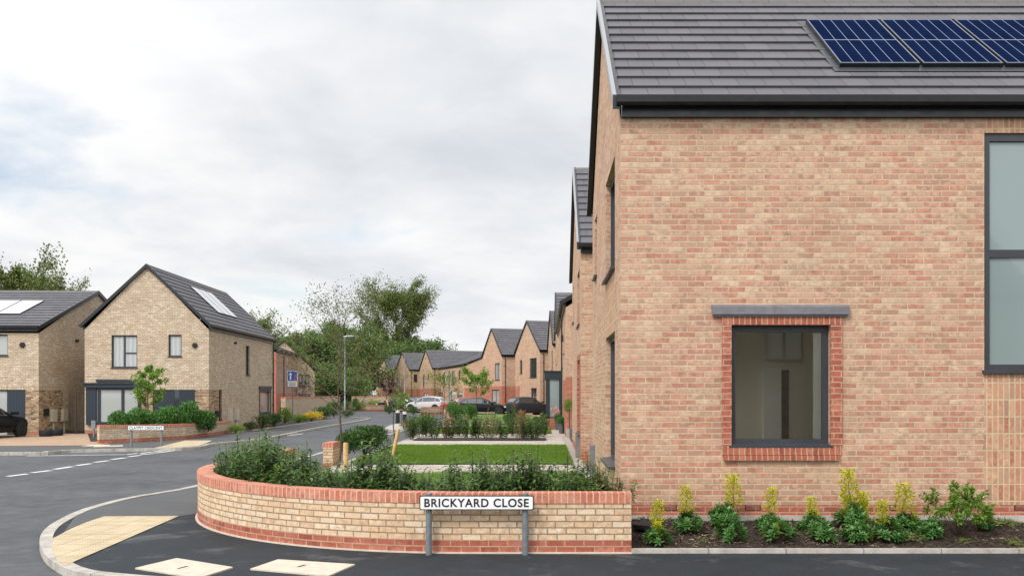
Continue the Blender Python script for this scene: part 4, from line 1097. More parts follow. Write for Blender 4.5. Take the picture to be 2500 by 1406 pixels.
name_sign('larger black and white road name sign reading BRICKYARD CLOSE on two steel posts', 'BRICKYARD CLOSE', (xa + xb) / 2, YS, zat(1226, YS), xb - xa, .168, posts=(.075, .925))
YS = 31.9
xa, xb = at(313, YS), at(401, YS)
name_sign('small far road name sign reading CLAYPIT CRESCENT on two steel posts', 'CLAYPIT CRESCENT', (xa + xb) / 2, YS, zat(1044, YS), xb - xa, .165, posts=(.075, .91))
# priority sign
X, Y = gp(714, 1037); s = Y / F
t = empty('priority_sign', (X, Y, 0)); tag(t, 'blue square priority sign with white and red arrows above a white plate on a pole', 'road sign')
m = MB(); m.lathe([(.038, 0), (.038, zat(897, Y)), (0, zat(897, Y) + .01)], (0, .06, 0), 10); m.build('pole', M['galv'], t, smooth=True)
zc = zat(917.5, Y); hw = 12.5 * s
m = MB(); m.box(-hw, hw, -.012, .012, zc - hw, zc + hw); pl = m.build('sign_plate', M['plate'], t)
m = MB(); m.box(-hw + .03, hw - .03, -.016, -.013, zc - hw + .03, zc + hw - .03); m.build('sign_face', M['signblue'], pl)
def arrow(x, z0, z1, sw, hw_, mtl, up=True):
    m = MB(); d = 1 if up else -1; zt = z1 if up else z0; zb = z0 if up else z1; hh = hw_ * 1.3
    m.face([(x - sw, -.018, zb), (x + sw, -.018, zb), (x + sw, -.018, zt - d * hh * .6), (x - sw, -.018, zt - d * hh * .6)])
    m.face([(x - hw_, -.0182, zt - d * hh), (x, -.0182, zt - d * hh * .55), (x + hw_, -.0182, zt - d * hh), (x, -.0182, zt)]); m.build('arrow', M[mtl], pl)
arrow(-hw * .38, zc - hw * .68, zc + hw * .72, hw * .15, hw * .42, 'plate'); arrow(hw * .5, zc - hw * .62, zc + hw * .28, hw * .12, hw * .32, 'signred', False)
zp = zat(937, Y); m = MB(); m.box(-11.5 * s, 11.5 * s, -.012, .012, zp - 6 * s, zp + 6 * s); pp = m.build('text_plate', M['plate'], t)
m = MB()
for k, (l0, l1) in enumerate(((-9.5, 9.5), (-7, 7.5), (-8, 8))):
    z = zp + (3.2 - 3.2 * k) * s
    q = l0
    while q < l1: m.box(q * s, min(l1, q + 1.5) * s, -.0145, -.0125, z - .7 * s, z + .7 * s); q += 2.1
m.build('lettering', M['ink'], pp)

# ------------------------------------------------------------------ lamp posts, bollards, island
def lamp(label, px, pyb, pyt, Y=None, head=True, sleeve=False):
    X, Yg = gp(px, pyb); Y = Y or Yg; X = at(px, Y); H = zat(pyt, Y)
    t = empty('lamp_post', (X, Y, 0)); tag(t, label, 'lamp post', 'lamp posts along the road')
    m = MB(); m.lathe([(.085, 0), (.085, 1.3), (.055, 1.34), (.045, H), (0, H + .01)], (0, 0, 0), 10); m.build('pole', M['galv'], t, smooth=True)
    if head:
        m = MB(); m.tube([(-.1, 0, H), (.3, 0, H + .03), (1.05, 0, H + .02)], [.05, .12, .07], 8); m.build('lamp_head', M['galv'], t, smooth=True)
lamp('tallest grey lamp post with flat head, standing at the kerb beyond the boundary wall', 842, 1018, 822)
lamp('slim grey lamp post rising behind the two bollards', 988, 1006, 867, 88, False)
lamp('slim grey lamp post in front of the red car', 1096, 1006, 903, 62, False)
isl = [gp(938, 1046, 0), gp(960, 1036, 0), gp(1000, 1034, 0), gp(1012, 1040, 0), gp(990, 1048, 0), gp(955, 1050, 0)]
cx, cy = sum(p[0] for p in isl) / 6, sum(p[1] for p in isl) / 6
isl = smooth_path(isl + [isl[0]], 4)
m = MB(); m.face([(x, y, .02) for x, y in isl[:-1]])
for k in range(len(isl) - 1):
    a, b = isl[k], isl[k + 1]; m.face([(a[0], a[1], -.15), (b[0], b[1], -.15), (b[0], b[1], .02), (a[0], a[1], .02)])
tag(m.build('traffic_island', M['kerbstone']), kind='structure')
def bollard(label, px, py, Y, hpx):
    X = at(px, Y); z = .02; H = hpx * Y / F
    t = empty('bollard', (X, Y, z)); tag(t, label, 'bollard', 'bollards on the traffic island')
    m = MB(); m.lathe([(.13, 0), (.12, H * .93), (.10, H * .99), (0, H)], (0, 0, 0), 14); m.build('post', M['rubber'], t, smooth=True)
    m = MB(); m.lathe([(.128, H * .70), (.128, H * .88)], (0, 0, 0), 14); m.build('reflective_band', M['white'], t, smooth=True)
bollard('black bollard with white band, the one closer to the leaning stake', 971, 1037, 56.5, 36); bollard('black bollard with white band, the one closer to the white car', 988, 1040, 54, 36)

# ------------------------------------------------------------------ gate, tyres and utility pillar between the buff houses
t = empty('timber_gate', (at(191, 43.5), 43.5, 0)); tag(t, 'weathered timber gate between the two buff houses', 'gate')
hw = 23 * 43.5 / F
m = MB()
for k in range(9):
    x0 = -hw + k * 2 * hw / 9; m.box(x0 + .006, x0 + 2 * hw / 9 - .004, -.02 + .004 * (k % 2), .01, .06, 1.92 + (.02 if k > 2 else 0))
m.build('board', M['timber'], t)
m = MB(); m.box(-hw + .30, -hw + .40, -.06, -.024, 0, 1.9); m.build('post', M['timber'], t)
for px, lab in ((112, 'black rubber trough beneath the meter boxes, touching the parked car side'), (138, 'black rubber trough beneath the meter boxes, nearer the timber gate')):
    X, Y = at(px, 39.3 + (px - 112) * .03), 39.3 + (px - 112) * .03
    t = MB(); t.lathe([(.10, 0), (.24, .0), (.27, .05), (.275, .25), (.25, .29), (.22, .28), (.20, .05), (0, .04)], (X, Y, 0), 20); tag(t.build('trough', M['rubber'], None, smooth=True), lab, 'trough', 'troughs by the meter boxes')
X, Y = gp(229, 1064, 0); t = empty('utility_pillar', (X, 38.6, 0)); t.location.x = at(229, 38.6); tag(t, 'grey slim utility post at the end of the far garden wall', 'utility post')
m = MB(); m.box(-.09, .09, -.05, .05, .38, .72); m.build('box', M['galv'], t); m = MB(); m.box(-.03, .03, -.03, .03, 0, .38); m.build('post', M['galv'], t)
m = MB(); m.lathe([(.20, 0), (.20, .05), (.0, .055)], (1.33, 11.52, .17), 20); o = tag(m.build('drain_cover', M['rubber'], None, smooth=True), 'round black drain cover in the mulch beside the curved wall end', 'cover')
# ------------------------------------------------------------------ plants
def stems_mesh(name, paths, r0, r1, m):
    mb = MB()
    for p in paths: mb.tube(p, [r0 + (r1 - r0) * k / (len(p) - 1) for k in range(len(p))], 4, cap=False)
    me_o = mb.build(name, M[m]); me = me_o.data; bpy.data.objects.remove(me_o); return me
def hedge_plant(seed, nst, h, spread, leaf='leaf_hedge', new='leaf_new', ll=(.065, .11), lw=.026, dens=34, rust=0.0):
    r = np.random.default_rng(seed); P = []; D = []; N = []; MI = []; paths = []; LL = []
    for s in range(nst):
        a = r.uniform(0, 6.28); q = r.uniform(0, 1) ** .6 * spread; lean = r.uniform(.0, .35)
        hh = h * r.uniform(.62, 1.0) * (1.08 - .25 * q / spread)
        base = np.array([math.cos(a) * q * .35, math.sin(a) * q * .35, 0]); tip = np.array([math.cos(a) * q, math.sin(a) * q, hh]) + r.normal(size=3) * [.03, .03, 0]
        pts = [base + (tip - base) * k / 5 + np.array([0, 0, .04 * math.sin(k)]) * .2 for k in range(6)]; paths.append(pts)
        for k in range(dens):
            f = .12 + .88 * (k / dens) ** .85; p = base + (tip - base) * f; az = k * 2.4 + a
            out = np.array([math.cos(az), math.sin(az), .0]); top = f > .9
            el = r.uniform(.25, .9) if top else r.uniform(-.25, .45)
            d = out + np.array([0, 0, el]); P.append(p); D.append(d); N.append(np.array([0, 0, 1.0]) - out * el * .5 + r.normal(size=3) * .2)
            LL.append(r.uniform(*ll) * (1.0 if not top else .75)); MI.append(2 if r.random() < rust else (1 if (f > .93 and r.random() < .75) or r.random() < .04 else 0))
    me = leaf_mesh('foliage', P, D, N, LL, np.array(LL) / np.mean(ll) * lw, [M[leaf], M[new], M['leaf_rust']], MI, fold=.22, droop=.28)
    return me, stems_mesh('stem', paths, .007, .003, 'bark')
def plant(name, label, cat, meshes, loc, rz=0, sc=1.0, group=None, names=('foliage', 'stem')):
    t = empty(name, loc, rz); t.scale = (sc, sc, sc) if not isinstance(sc, tuple) else sc; tag(t, label, cat, group)
    for nm, me in zip(names, meshes): link(nm, me, t)
    return t
hv = [hedge_plant(10 + k, 22, .86, .30, dens=40, ll=(.075, .125), lw=.032) for k in range(4)]
hr = hedge_plant(31, 15, .72, .26, leaf='leaf_hedge', rust=.42, ll=(.075, .125), lw=.032)
random.seed(5)
ip = offset_path(wpath, .52)
# walk along the inside of the wall and set shrubs
spots = []; acc = 0; step = .355
for k in range(len(ip) - 1):
    a, b = ip[k], ip[k + 1]; l = math.dist(a, b); d = 0
    while acc + (l - d) >= step:
        d += step - acc; acc = 0; f = d / l; spots.append((a[0] + (b[0] - a[0]) * f, a[1] + (b[1] - a[1]) * f))
    acc += l - d
spots = [s for s in spots if s[0] < .95]
row2 = []
acc = 0
for k, p in enumerate([(.6, 11.5), (.25, 11.5), (-.15, 11.5), (-.5, 11.5)] + offset_path(wpath, .92)[3:]):
    if -5 < p[0] < .8 and (k % 2 == 0 or p[0] > -1): row2.append(p)
allp = [(x, y, 0) for x, y in spots] + [(x, y, 1) for x, y in row2]
allp.insert(0, (1.0 - .12, 11.12, 2))
allp = [(x + random.uniform(-.05, .05), y + random.uniform(-.05, .05), k) for x, y, k in allp]
allp.sort(key=lambda p: p[0] / p[1])
gl = 'leafy shrubs behind the curved wall'
for k, (x, y, kind) in enumerate(allp):
    tall = {len(allp) - 9: 1.28, len(allp) - 7: 1.22, len(allp) - 14: 1.18}.get(k, random.uniform(.80, 1.08))
    px_ = VX + F * x / y
    top_ = next(tv for lim, tv in ((560, 1104), (700, 1098), (770, 1124), (890, 1146), (1000, 1128), (1150, 1152), (1330, 1122), (1430, 1150), (9999, 1146)) if px_ < lim)
    tall = (zat(top_, y) - .24) / .84 * random.uniform(.98, 1.32)
    if kind == 2: plant('laurel_shrub', 'shrub with rust brown withered leaves against the house corner', 'shrub', hr, (x, y, .24), 1.0, 1.0, gl); continue
    plant('laurel_shrub', '%s leafy green shrub behind the curved brick wall, counted from the road end' % ORD[k] if k < len(ORD) else 'leafy green shrub behind the curved wall', 'shrub', hv[random.randrange(4)], (x, y, .24), random.uniform(0, 6.28), (max(.9, tall) * 1.05, max(.9, tall) * 1.05, tall), gl)

# bed plants in front of the house
def dome(seed, h, w, n=260, leaf='leaf_dome', ll=.07, lw=.028):
    r = np.random.default_rng(seed); P = []; D = []; N = []; LL = []; paths = []
    for k in range(34):                                    # rosettes over a dome
        a = r.uniform(0, 6.28); q = math.sqrt(r.random()); c = np.array([math.cos(a) * q * w / 2, math.sin(a) * q * w / 2, h * (1 - .62 * q * q) * r.uniform(.72, 1.0)])
        ax = np.array([math.cos(a) * q * .9, math.sin(a) * q * .9, 1.0]); ax /= np.linalg.norm(ax); paths.append([np.array([c[0] * .2, c[1] * .2, 0]), c * .6, c])
        e1 = np.cross(ax, [0.3, .9, .1]); e1 /= np.linalg.norm(e1); e2 = np.cross(ax, e1)
        for j in range(n // 18):
            t = j * 2.4; el = .15 + .9 * (j / (n // 18)); dd = (e1 * math.cos(t) + e2 * math.sin(t)) + ax * el
            P.append(c - ax * .012 * (n // 18 - j) * .5); D.append(dd); N.append(ax); LL.append(ll * r.uniform(.75, 1.15) * (1.05 - .4 * j / (n // 18)))
    return leaf_mesh('foliage', P, D, N, LL, np.array(LL) * lw / ll, M[leaf], None, fold=.15, droop=.12), stems_mesh('stem', paths, .006, .003, 'bark')
def spike(seed, h, r0=.05):
    r = np.random.default_rng(seed); P = []; D = []; N = []
    pts = [np.array([.02 * math.sin(k), .02 * math.cos(k * 1.7), h * k / 6]) for k in range(7)]
    for k in range(340):
        f = .28 + .72 * (k + r.random()) / 340; a = r.uniform(0, 6.28); cl = r0 * (1.15 - .4 * f) * (.88 + .16 * math.sin(f * 20))
        rad = cl * math.sqrt(r.random()); P.append(np.array([math.cos(a) * rad, math.sin(a) * rad, h * f])); D.append(np.array([math.cos(a), math.sin(a), r.uniform(0, .9)])); N.append(np.array([0, 0, 1.0]) + r.normal(size=3) * .4)
    return leaf_mesh('flower_spike', P, D, N, .028, .026, M['leaf_lime'], None, fold=.1), stems_mesh('stem', [pts], .006, .004, 'leaf_fresh')
dv = [dome(40 + k, .33, .42, 330, ll=.085, lw=.034) for k in range(3)]; sv = [spike(50 + k, .40, .09) for k in range(3)]
gb = 'low plants in the mulch bed'
def bedz(y): return BZ(0, y)
def bed(px, py, kind, spikes=(), sc=1.0, lab=''):
    Y = 10.7 + 1.15 * min(1, max(0, (1335 - py) / 75)); X = at(px, Y); z = bedz(Y)
    t = plant('bed_plant', lab, 'plant', dv[int(px) % 3], (X, Y, z), px * .7, (sc * (.9 + .2 * math.sin(px)), sc * (.9 + .2 * math.sin(px * 1.7)), sc * (.95 + .15 * math.sin(px * 2.3))), gb)
    for dx, dz, hs in spikes:
        me, sm = sv[int(px + dx * 100) % 3]
        o = link('flower_spike', me, t); o.location = (dx / sc, 0.01, dz / sc); o.rotation_euler = (.10 * math.cos(px * 1.9 + dx * 40), .12 * math.sin(px + dx * 30), px); o.scale = (hs / sc,) * 3
        o2 = link('flower_stem', sm, o)
bed(1605, 1322, 0, [(-.06, .16, 1.0), (-.02, .0, .8), (.03, .02, .7)], .8, 'bed plant with loose yellow bracts beside the drain cover')
bed(1680, 1292, 0, [(.01, .14, 1.25)], 1.05, 'dark green bed plant with one tall lime spike, second from the curved wall')
bed(1768, 1272, 0, [(.14, .12, 1.25)], 1.0, 'rear green bed plant with a lime spike below the window, nearer the curved wall')
bed(1782, 1316, 0, [], 1.12, 'round dark green bed plant without flowers in front of the third lime spike')
bed(1876, 1285, 0, [(.01, .16, 1.3)], 1.0, 'green bed plant with a tall lime spike below the window middle')
bed(1900, 1315, 0, [(.12, .05, .5)], 1.1, 'round green bed plant with a yellow tuft at its side, below the window')
bed(1985, 1288, 0, [(.0, .14, .95), (.13, .05, .7)], .95, 'green bed plant with one thin and one low lime spike')
bed(2010, 1316, 0, [], 1.1, 'round dark green bed plant in front of the thin lime spike')
bed(2082, 1280, 0, [(.0, .18, 1.35), (.06, .06, 1.0), (-.03, .05, .9), (.1, .04, .85), (.14, .0, .75)], 1.1, 'bed plant with a big yellow lime mass of bracts, brightest in the bed')
bed(2092, 1316, 0, [(.24, -.08, .55)], 1.1, 'round green bed plant with a yellow tuft near the ground')
bed(2168, 1312, 0, [(.10, .12, 1.15)], 1.1, 'dark green bed plant under the shorter of the paired lime spikes')
bed(2212, 1284, 0, [(-.0, .12, 1.55), (-.10, .06, .6)], 1.0, 'green bed plant under the taller of the paired lime spikes')
bed(2272, 1308, 0, [], 1.15, 'upright fresh green bed plant just before the tall loose shrub')
bed(2402, 1282, 0, [], .6, 'small green bed plant beyond the tall loose shrub')
# the tall loose shrub
def loose_shrub(seed, h, w, n, leaf, ll, lw, bark='bark', tips=34, f0=.55):
    r = np.random.default_rng(seed); P = []; D = []; N = []; paths = []
    for k in range(tips):
        a = r.uniform(0, 6.28); q = math.sqrt(r.random()); c = np.array([math.cos(a) * q * w / 2, math.sin(a) * q * w / 2, h * (.35 + .65 * r.random() * (1 - .5 * q))])
        paths.append([np.array([c[0] * .1, c[1] * .1, 0]), np.array([c[0] * .35, c[1] * .35, c[2] * .4]), c])
        for j in range(n):
            f = r.uniform(f0, 1.05); p = paths[-1][1] * (1 - f) + c * f; d = unit(1, r)[0] + np.array([math.cos(a), math.sin(a), .35]) * .5
            P.append(p + r.normal(size=3) * w * .02); D.append(d); N.append(np.array([0, 0, 1.0]) + r.normal(size=3) * .5)
    n_ = len(P)
    return leaf_mesh('foliage', P, D, N, r.uniform(ll * .7, ll * 1.2, n_), lw, M[leaf], None, fold=.15, droop=.15), stems_mesh('stem', paths, h * .008, h * .003, bark)
Y = 11.25
plant('deciduous_shrub', 'tallest loose light green shrub in the mulch bed, under the tall frosted window', 'shrub', loose_shrub(61, .84, .90, 26, 'leaf_fresh', .095, .036, tips=48, f0=.84), (at(2338, Y), Y, bedz(Y)), 0, .84)
for px, s_, lab in ((2440, .5, 'small weed tuft of fresh leaves at the far end of the bed'),): 
    plant('weed', lab, 'plant', dome(70, .12, .5, 120, 'leaf_fresh', .05, .014), (at(px, 11.7), 11.7, bedz(11.7)))
for px, yy, sc_, lab in ((1715, 11.0, .45, 'tiny fresh weed in the mulch between the first domed bed plants'), (1945, 11.25, .4, 'tiny fresh weed in the mulch below the window edge'), (2355, 10.95, .6, 'small weed tuft at the foot of the tall loose shrub'), (2470, 10.85, .7, 'low weed tuft by the pale edging at the far end of the bed')):
    plant('weed', lab, 'plant', dome(int(px), .12, .4, 100, 'leaf_fresh', .05, .014), (at(px, yy), yy, bedz(yy)), 0, sc_)
plant('weed', 'low fresh green sprawl between the bed plants and the tall loose shrub', 'plant', dome(71, .12, .4, 120, 'leaf_fresh', .05, .014), (at(2225, 11.05), 11.05, bedz(11.05)))

# bushes and hedge rows further along
def bush(seed, h, w, n, leaf, ll=.085, lw=.035, trans=0):
    r = np.random.default_rng(seed); lob = [(np.array([r.uniform(-.28, .28) * w, r.uniform(-.28, .28) * w, h * r.uniform(.35, .68)]), r.uniform(.22, .34)) for _ in range(9)] + [(np.array([0, 0, h * .45]), .42)]
    P = []; D = []; N = []
    for k in range(n):
        c, rad = lob[r.integers(len(lob))]; d = unit(1, r)[0]; s = r.uniform(.72, 1.05) * rad
        p = c + d * np.array([w * s, w * s, h * s * .95])
        if p[2] < .02: p[2] = r.uniform(.02, .2)
        P.append(p); D.append(d + unit(1, r)[0] * .8 + [0, 0, .3]); N.append(d + unit(1, r)[0] * .4)
    me = leaf_mesh('foliage', P, D, N, r.uniform(ll * .7, ll * 1.25, n), lw, M[leaf], None, fold=.2, droop=.15)
    return me, stems_mesh('stem', [[np.zeros(3), c * .6, c] for c, _ in lob], .02, .008, 'bark')
b1 = bush(80, 1.0, 1.25, 3200, 'leaf_hedge'); b2 = bush(81, 1.0, 1.1, 2600, 'leaf_dome', .08, .04); b3 = bush(82, .9, 1.0, 1300, 'leaf_tan', .07, .03); b4 = bush(83, .9, .9, 1400, 'leaf_hedge', .075, .03); b5 = bush(84, .9, 1.1, 1500, 'leaf_fresh', .09, .04)
def put(name, lab, ms, px, py, hpx, wpx=None, z=ZP + .02, group=None, cat='shrub', Y=None, h0=1.0, w0=1.1):
    Yg = (EYE - z) * F / (py - VY); Y = Y or Yg; X = at(px, Y); h = hpx * Y / F; w = (wpx or hpx) * Y / F
    return plant(name, lab, cat, ms, (X, Y, z), px * 1.3, (w / w0, w / w0, h / h0), group)
put('laurel_bush', 'large round dark laurel bush at the edge of the bright lawn', b1, 890, 1112, 82, 112, w0=1.25)
put('laurel_bush', 'lower companion of the large round laurel bush, next to the brick wall end', b1, 850, 1112, 62, 70, w0=1.25)
hg = 'thin hedge row behind the bright lawn'
b6 = [hedge_plant(160 + k, 16, .84, .36, dens=28, ll=(.06, .10), lw=.036) for k in range(3)]; b7 = hedge_plant(165, 14, .84, .36, leaf='leaf_tan', new='leaf_rust', dens=22, ll=(.05, .09), lw=.03)
random.seed(11)
for k in range(17):
    px = 1004 + k * 20.2 + random.uniform(-6, 6); dry = k in (4, 9, 10, 13); hp = random.uniform(46, 66) * (1.12 if k in (1, 2, 12, 16) else 1.0)
    kind = 'dry tan' if dry else ('tall dark green' if hp > 62 else 'loose green')
    put('hedge_shrub', '%s %s shrub of the thin hedge row, counted from the leaning stake' % (ORD[k], kind), b7 if dry else b6[k % 3], px, 1069 + random.uniform(-5, 3), hp * 1.12, random.uniform(42, 58) * 1.15, group=hg, h0=.86, w0=.72)
rr = [(1000, 1058, 40, 50, b3, 'low dry shrub behind the thin hedge row close to the bollards'), (1040, 1046, 34, 46, b5, 'orange tinged green shrub behind the thin hedge row')]
for px, py, hp, wp, ms, lab in rr: put('hedge_shrub', lab, ms, px, py, hp, wp, group=hg, h0=.9, w0=1.0)
put('clipped_bush', 'larger rounded light green bush in front of the black hatchback', b2, 1115, 1028, 50, 46, h0=1.0)
put('clipped_bush', 'smaller rounded light green bush by the black hatchback', b2, 1150, 1025, 42, 36, h0=1.0)
gr_m = bush(86, .8, .6, 500, 'leaf_rust', .22, .02)
put('ornamental_grass', 'reddish feathery grass in front of the dark family car', gr_m, 1272, 1040, 38, 30, h0=.8, w0=.6, cat='plant')
for px, py, hp, wp, lab in ((1240, 1040, 34, 30, 'small green shrub between the black hatchback and the dark family car'), (1310, 1046, 34, 30, 'small green shrub in front of the dark family car bonnet'), (1328, 1048, 46, 24, 'upright green shrub beside the navy porch')): put('small_shrub', lab, b4, px, py, hp, wp, h0=.9, w0=.9)
# planter greenery at the bend
gp_ = 'greenery in the planter walls'
for px, py, hp, wp, ms, lab in ((845, 993, 24, 26, b4, 'dark green planting in the smallest planter'), (876, 994, 22, 36, b5, 'leafy green planting in the planter second from the lamp post'), (914, 992, 22, 40, b5, 'leafy green planting above the planter by the purple sapling'), (1010, 1008, 26, 26, b4, 'dark shrub beside the white car bumper'), (950, 1006, 26, 30, b4, 'dark shrub in front of the dark parked car'), (1048, 996, 20, 38, b5, 'bright green planting in the planter by the red car'), (868, 1000, 40, 22, b4, 'taller dark shrub rising behind the planters')):
    put('planter_shrub', lab, ms, px, py + 4, hp, wp, 0.05, gp_, h0=.9, w0=1.0, Y=gp(px, py + 8)[1] + 1.0)
# crescent garden
b5g = bush(180, .9, 1.0, 2200, 'leaf_dome', .10, .05); b5h = bush(181, .9, 1.0, 2200, 'leaf_dome', .10, .05)
cg = 'shrubs behind the crescent sign wall'
for k, (px, top, wp, ms) in enumerate(((285, 1003, 46, b4), (318, 1001, 44, b4), (345, 996, 56, b5), (378, 1000, 50, b5), (405, 992, 54, b5), (438, 1000, 50, b5), (458, 980, 46, b5), (484, 994, 52, b5), (508, 1004, 40, b4))):
    Y = 34.6 + k * .55; z = .2
    put('garden_shrub', '%s leafy shrub along the wall of the crescent sign, counted from the utility post' % ORD[k], b5g if k % 2 else b5h, px, 0, (zat(top, Y) - z) * F / Y * 1.05, wp, z, cg, h0=.9, w0=1.0, Y=Y)
vg = 'plants along the boundary wall'
for px, py, hp, wp, ms, lab in ((640, 1046, 26, 34, b4, 'grey green lavender mound below the grey framed window'), (668, 1042, 26, 30, b4, 'dark green mound at the corner of the gable house'), (695, 1036, 30, 22, b5, 'bright green shrub at the near end of the boundary wall'), (728, 1031, 14, 34, b5, 'low green mound behind the priority sign pole'), (760, 1027, 17, 34, 'y', 'yellow flowering mound by the boundary wall'), (790, 1022, 24, 40, b4, 'dark green shrub past the yellow flowers'), (815, 1018, 30, 30, b4, 'taller dark shrub at the far end of the boundary wall'), (848, 1018, 14, 30, b4, 'low shrub at the foot of the tallest lamp post'), (575, 1056, 14, 26, b5, 'low weed tuft beside the white meter boxes'), (612, 1050, 16, 30, b4, 'soft grey green tuft between the meter boxes and grey framed window')):
    if ms == 'y': ms = bush(90, .9, 1.0, 1000, 'leaf_yellow', .08, .05)
    put('verge_plant', lab, ms, px, py, hp * 1.45, wp * 1.5, .04, vg, 'plant', h0=.9, w0=1.0)

# potted plants by the porch
def pot(label, px, py, hpx, wpx, m, ms, mh, mw, z=ZP, square=False, flowers=False):
    Y = (EYE - z) * F / (py - VY); X = at(px, Y); h = hpx * Y / F; r = wpx * Y / F / 2
    t = empty('potted_plant', (X, Y, z)); tag(t, label, 'potted plant', 'pots by the navy porch')
    p = MB(); p.lathe([(0, 0), (r * .72, 0), (r, h * .9), (r * 1.08, h * .9), (r * 1.08, h), (r * .95, h), (r * .9, h * .9), (0, h * .9)], (0, 0, 0), 4 if square else 18); p.build('pot', M[m], t, smooth=not square)
    o = link('foliage', ms[0], t); o.location = (0, 0, h * .85); o.scale = (mw * Y / F / 1.1, mw * Y / F / 1.1, mh * Y / F)
    if flowers:
        fm = bush(95, .8, 1.0, 60, 'leaf_pink', .16, .16)[0]; f = link('flower', fm, t); f.location = (-.15, 0, h + .25); f.scale = (.5, .5, .7)
pot('dark grey pot with pink flowering plant, closest to the porch', 1363, 1049, 18, 17, 'potgrey', b2, 26, 26, flowers=True)
pot('taller grey pot with trailing green leaves beside the porch', 1371, 1058, 24, 16, 'potgrey', b2, 22, 30)
# clipped standard ball against the brick pier, in a pale pot
t = empty('potted_tree', (at(1390, 35.6), 35.6, ZP)); tag(t, 'ball shaped potted tree in a pale tapered pot against the wall', 'potted tree', 'pots by the navy porch')
s = 35.6 / F
p = MB(); p.lathe([(0, 0), (6 * s, 0), (9 * s, 23 * s), (8 * s, 23 * s), (7 * s, 20 * s), (0, 20 * s)], (0, 0, 0), 4); p.build('pot', M['potpale'], t)
p = MB(); p.tube([(0, 0, 18 * s), (0, 0, 70 * s)], .025, 6); p.build('trunk', M['bark'], t)
o = link('crown', bush(97, 1.0, 1.1, 1800, 'leaf_fresh', .07, .035)[0], t); o.location = (0, 0, 58 * s); o.scale = (28 * s / 1.1, 28 * s / 1.1, 40 * s)

# ------------------------------------------------------------------ trees
def tree_mesh(seed, H, spread, f0=.25, n1=16, n2=6, up=.7, lpt=50, ll=.28, lw=.16, leaf='leaf_tree', tr=.022, scat=.55, prof=None, taper=.85, leafP=1.0):
    r = np.random.default_rng(seed); segs = []
    prof = prof or (lambda f: math.sin(math.pi * min(1, .18 + .82 * f)) ** .7)
    tp = [np.array([H * .012 * math.sin(k * 1.3 + seed), H * .012 * math.cos(k * 1.7 + seed), H * taper * k / 8]) for k in range(9)]
    segs.append((tp, H * tr, H * tr * .15)); P = []; 
    for k in range(n1):
        f = (k + r.uniform(.1, .9)) / n1; z = H * (f0 + (taper - f0) * f); i = min(7, int(z / (H * taper) * 8)); b = tp[i] + (tp[i + 1] - tp[i]) * (z / (H * taper) * 8 - i)
        a = k * 2.4 + r.uniform(-.5, .5); L = spread * prof(f) * r.uniform(.75, 1.15)
        d = np.array([math.cos(a), math.sin(a), 0.0]); p1 = b + d * L * .5 + np.array([0, 0, L * .5 * up]); p2 = b + d * L + np.array([0, 0, L * up * r.uniform(.9, 1.5)])
        segs.append(([b, p1, p2], H * tr * .38 * (1.1 - f * .6), H * tr * .07))
        for j in range(n2):
            g_ = r.uniform(.35, 1.0); q = b + (p1 - b) * min(1, g_ * 2) if g_ < .5 else p1 + (p2 - p1) * (g_ * 2 - 1)
            a2 = a + r.uniform(-1.3, 1.3); l2 = L * r.uniform(.25, .5); e = q + np.array([math.cos(a2), math.sin(a2), r.uniform(.2, 1.1) * (up + .3)]) * l2
            segs.append(([q, e], H * tr * .14, H * tr * .03))
            m_ = max(1, int(lpt * r.uniform(.5, 1.4)))
            ff = r.random(m_) ** .7; pts = q + (e - q) * ff[:, None] * 1.1 + r.normal(size=(m_, 3)) * scat * l2 * np.array([.42, .42, .36]); P.append(pts)
    P = np.concatenate(P); n = len(P); D = unit(n, r) + np.array([0, 0, -.15]); 
    cm = leaf_mesh('crown', P, D, unit(n, r) + np.array([0, 0, .6]), r.uniform(ll * .7, ll * 1.3, n), lw, M[leaf] if isinstance(leaf, str) else [M[q] for q in leaf], None if isinstance(leaf, str) else (r.random(n) > leafP).astype(int), fold=.2)
    mb = MB()
    for path, r0, r1 in segs: mb.tube(path, [r0 + (r1 - r0) * k / (len(path) - 1) for k in range(len(path))], 6 if r0 > H * tr * .5 else 4, cap=False)
    o = mb.build('trunk', M['bark']); tm = o.data; bpy.data.objects.remove(o)
    return tm, cm
def tree(name, label, ms, X, Y, z=0, rz=0, sc=1.0, group=None):
    return plant(name, label, 'tree', ms, (X, Y, z), rz, sc, group, ('trunk', 'crown'))
tg = 'trees beyond the houses'
poplar = tree_mesh(201, 26.5, 6.8, f0=.30, n1=38, n2=9, up=1.1, lpt=88, ll=.42, lw=.26, leaf='leaf_poplar', scat=.55, tr=.016, prof=lambda f: (.55 + .75 * math.sin(math.pi * min(1, .10 + .72 * f))) * (1 - .55 * f * f))
Y = 182; tree('poplar_tree', 'tallest olive green tree with open upright branches behind the terrace', poplar, at(966, Y), Y, 0, .4, (.82, .82, .84), tg)
dense = [tree_mesh(210 + k, 14, 5.2, f0=.10, n1=24, n2=8, up=.62, lpt=74, ll=.40, lw=.24, scat=.8, tr=.018) for k in range(3)]
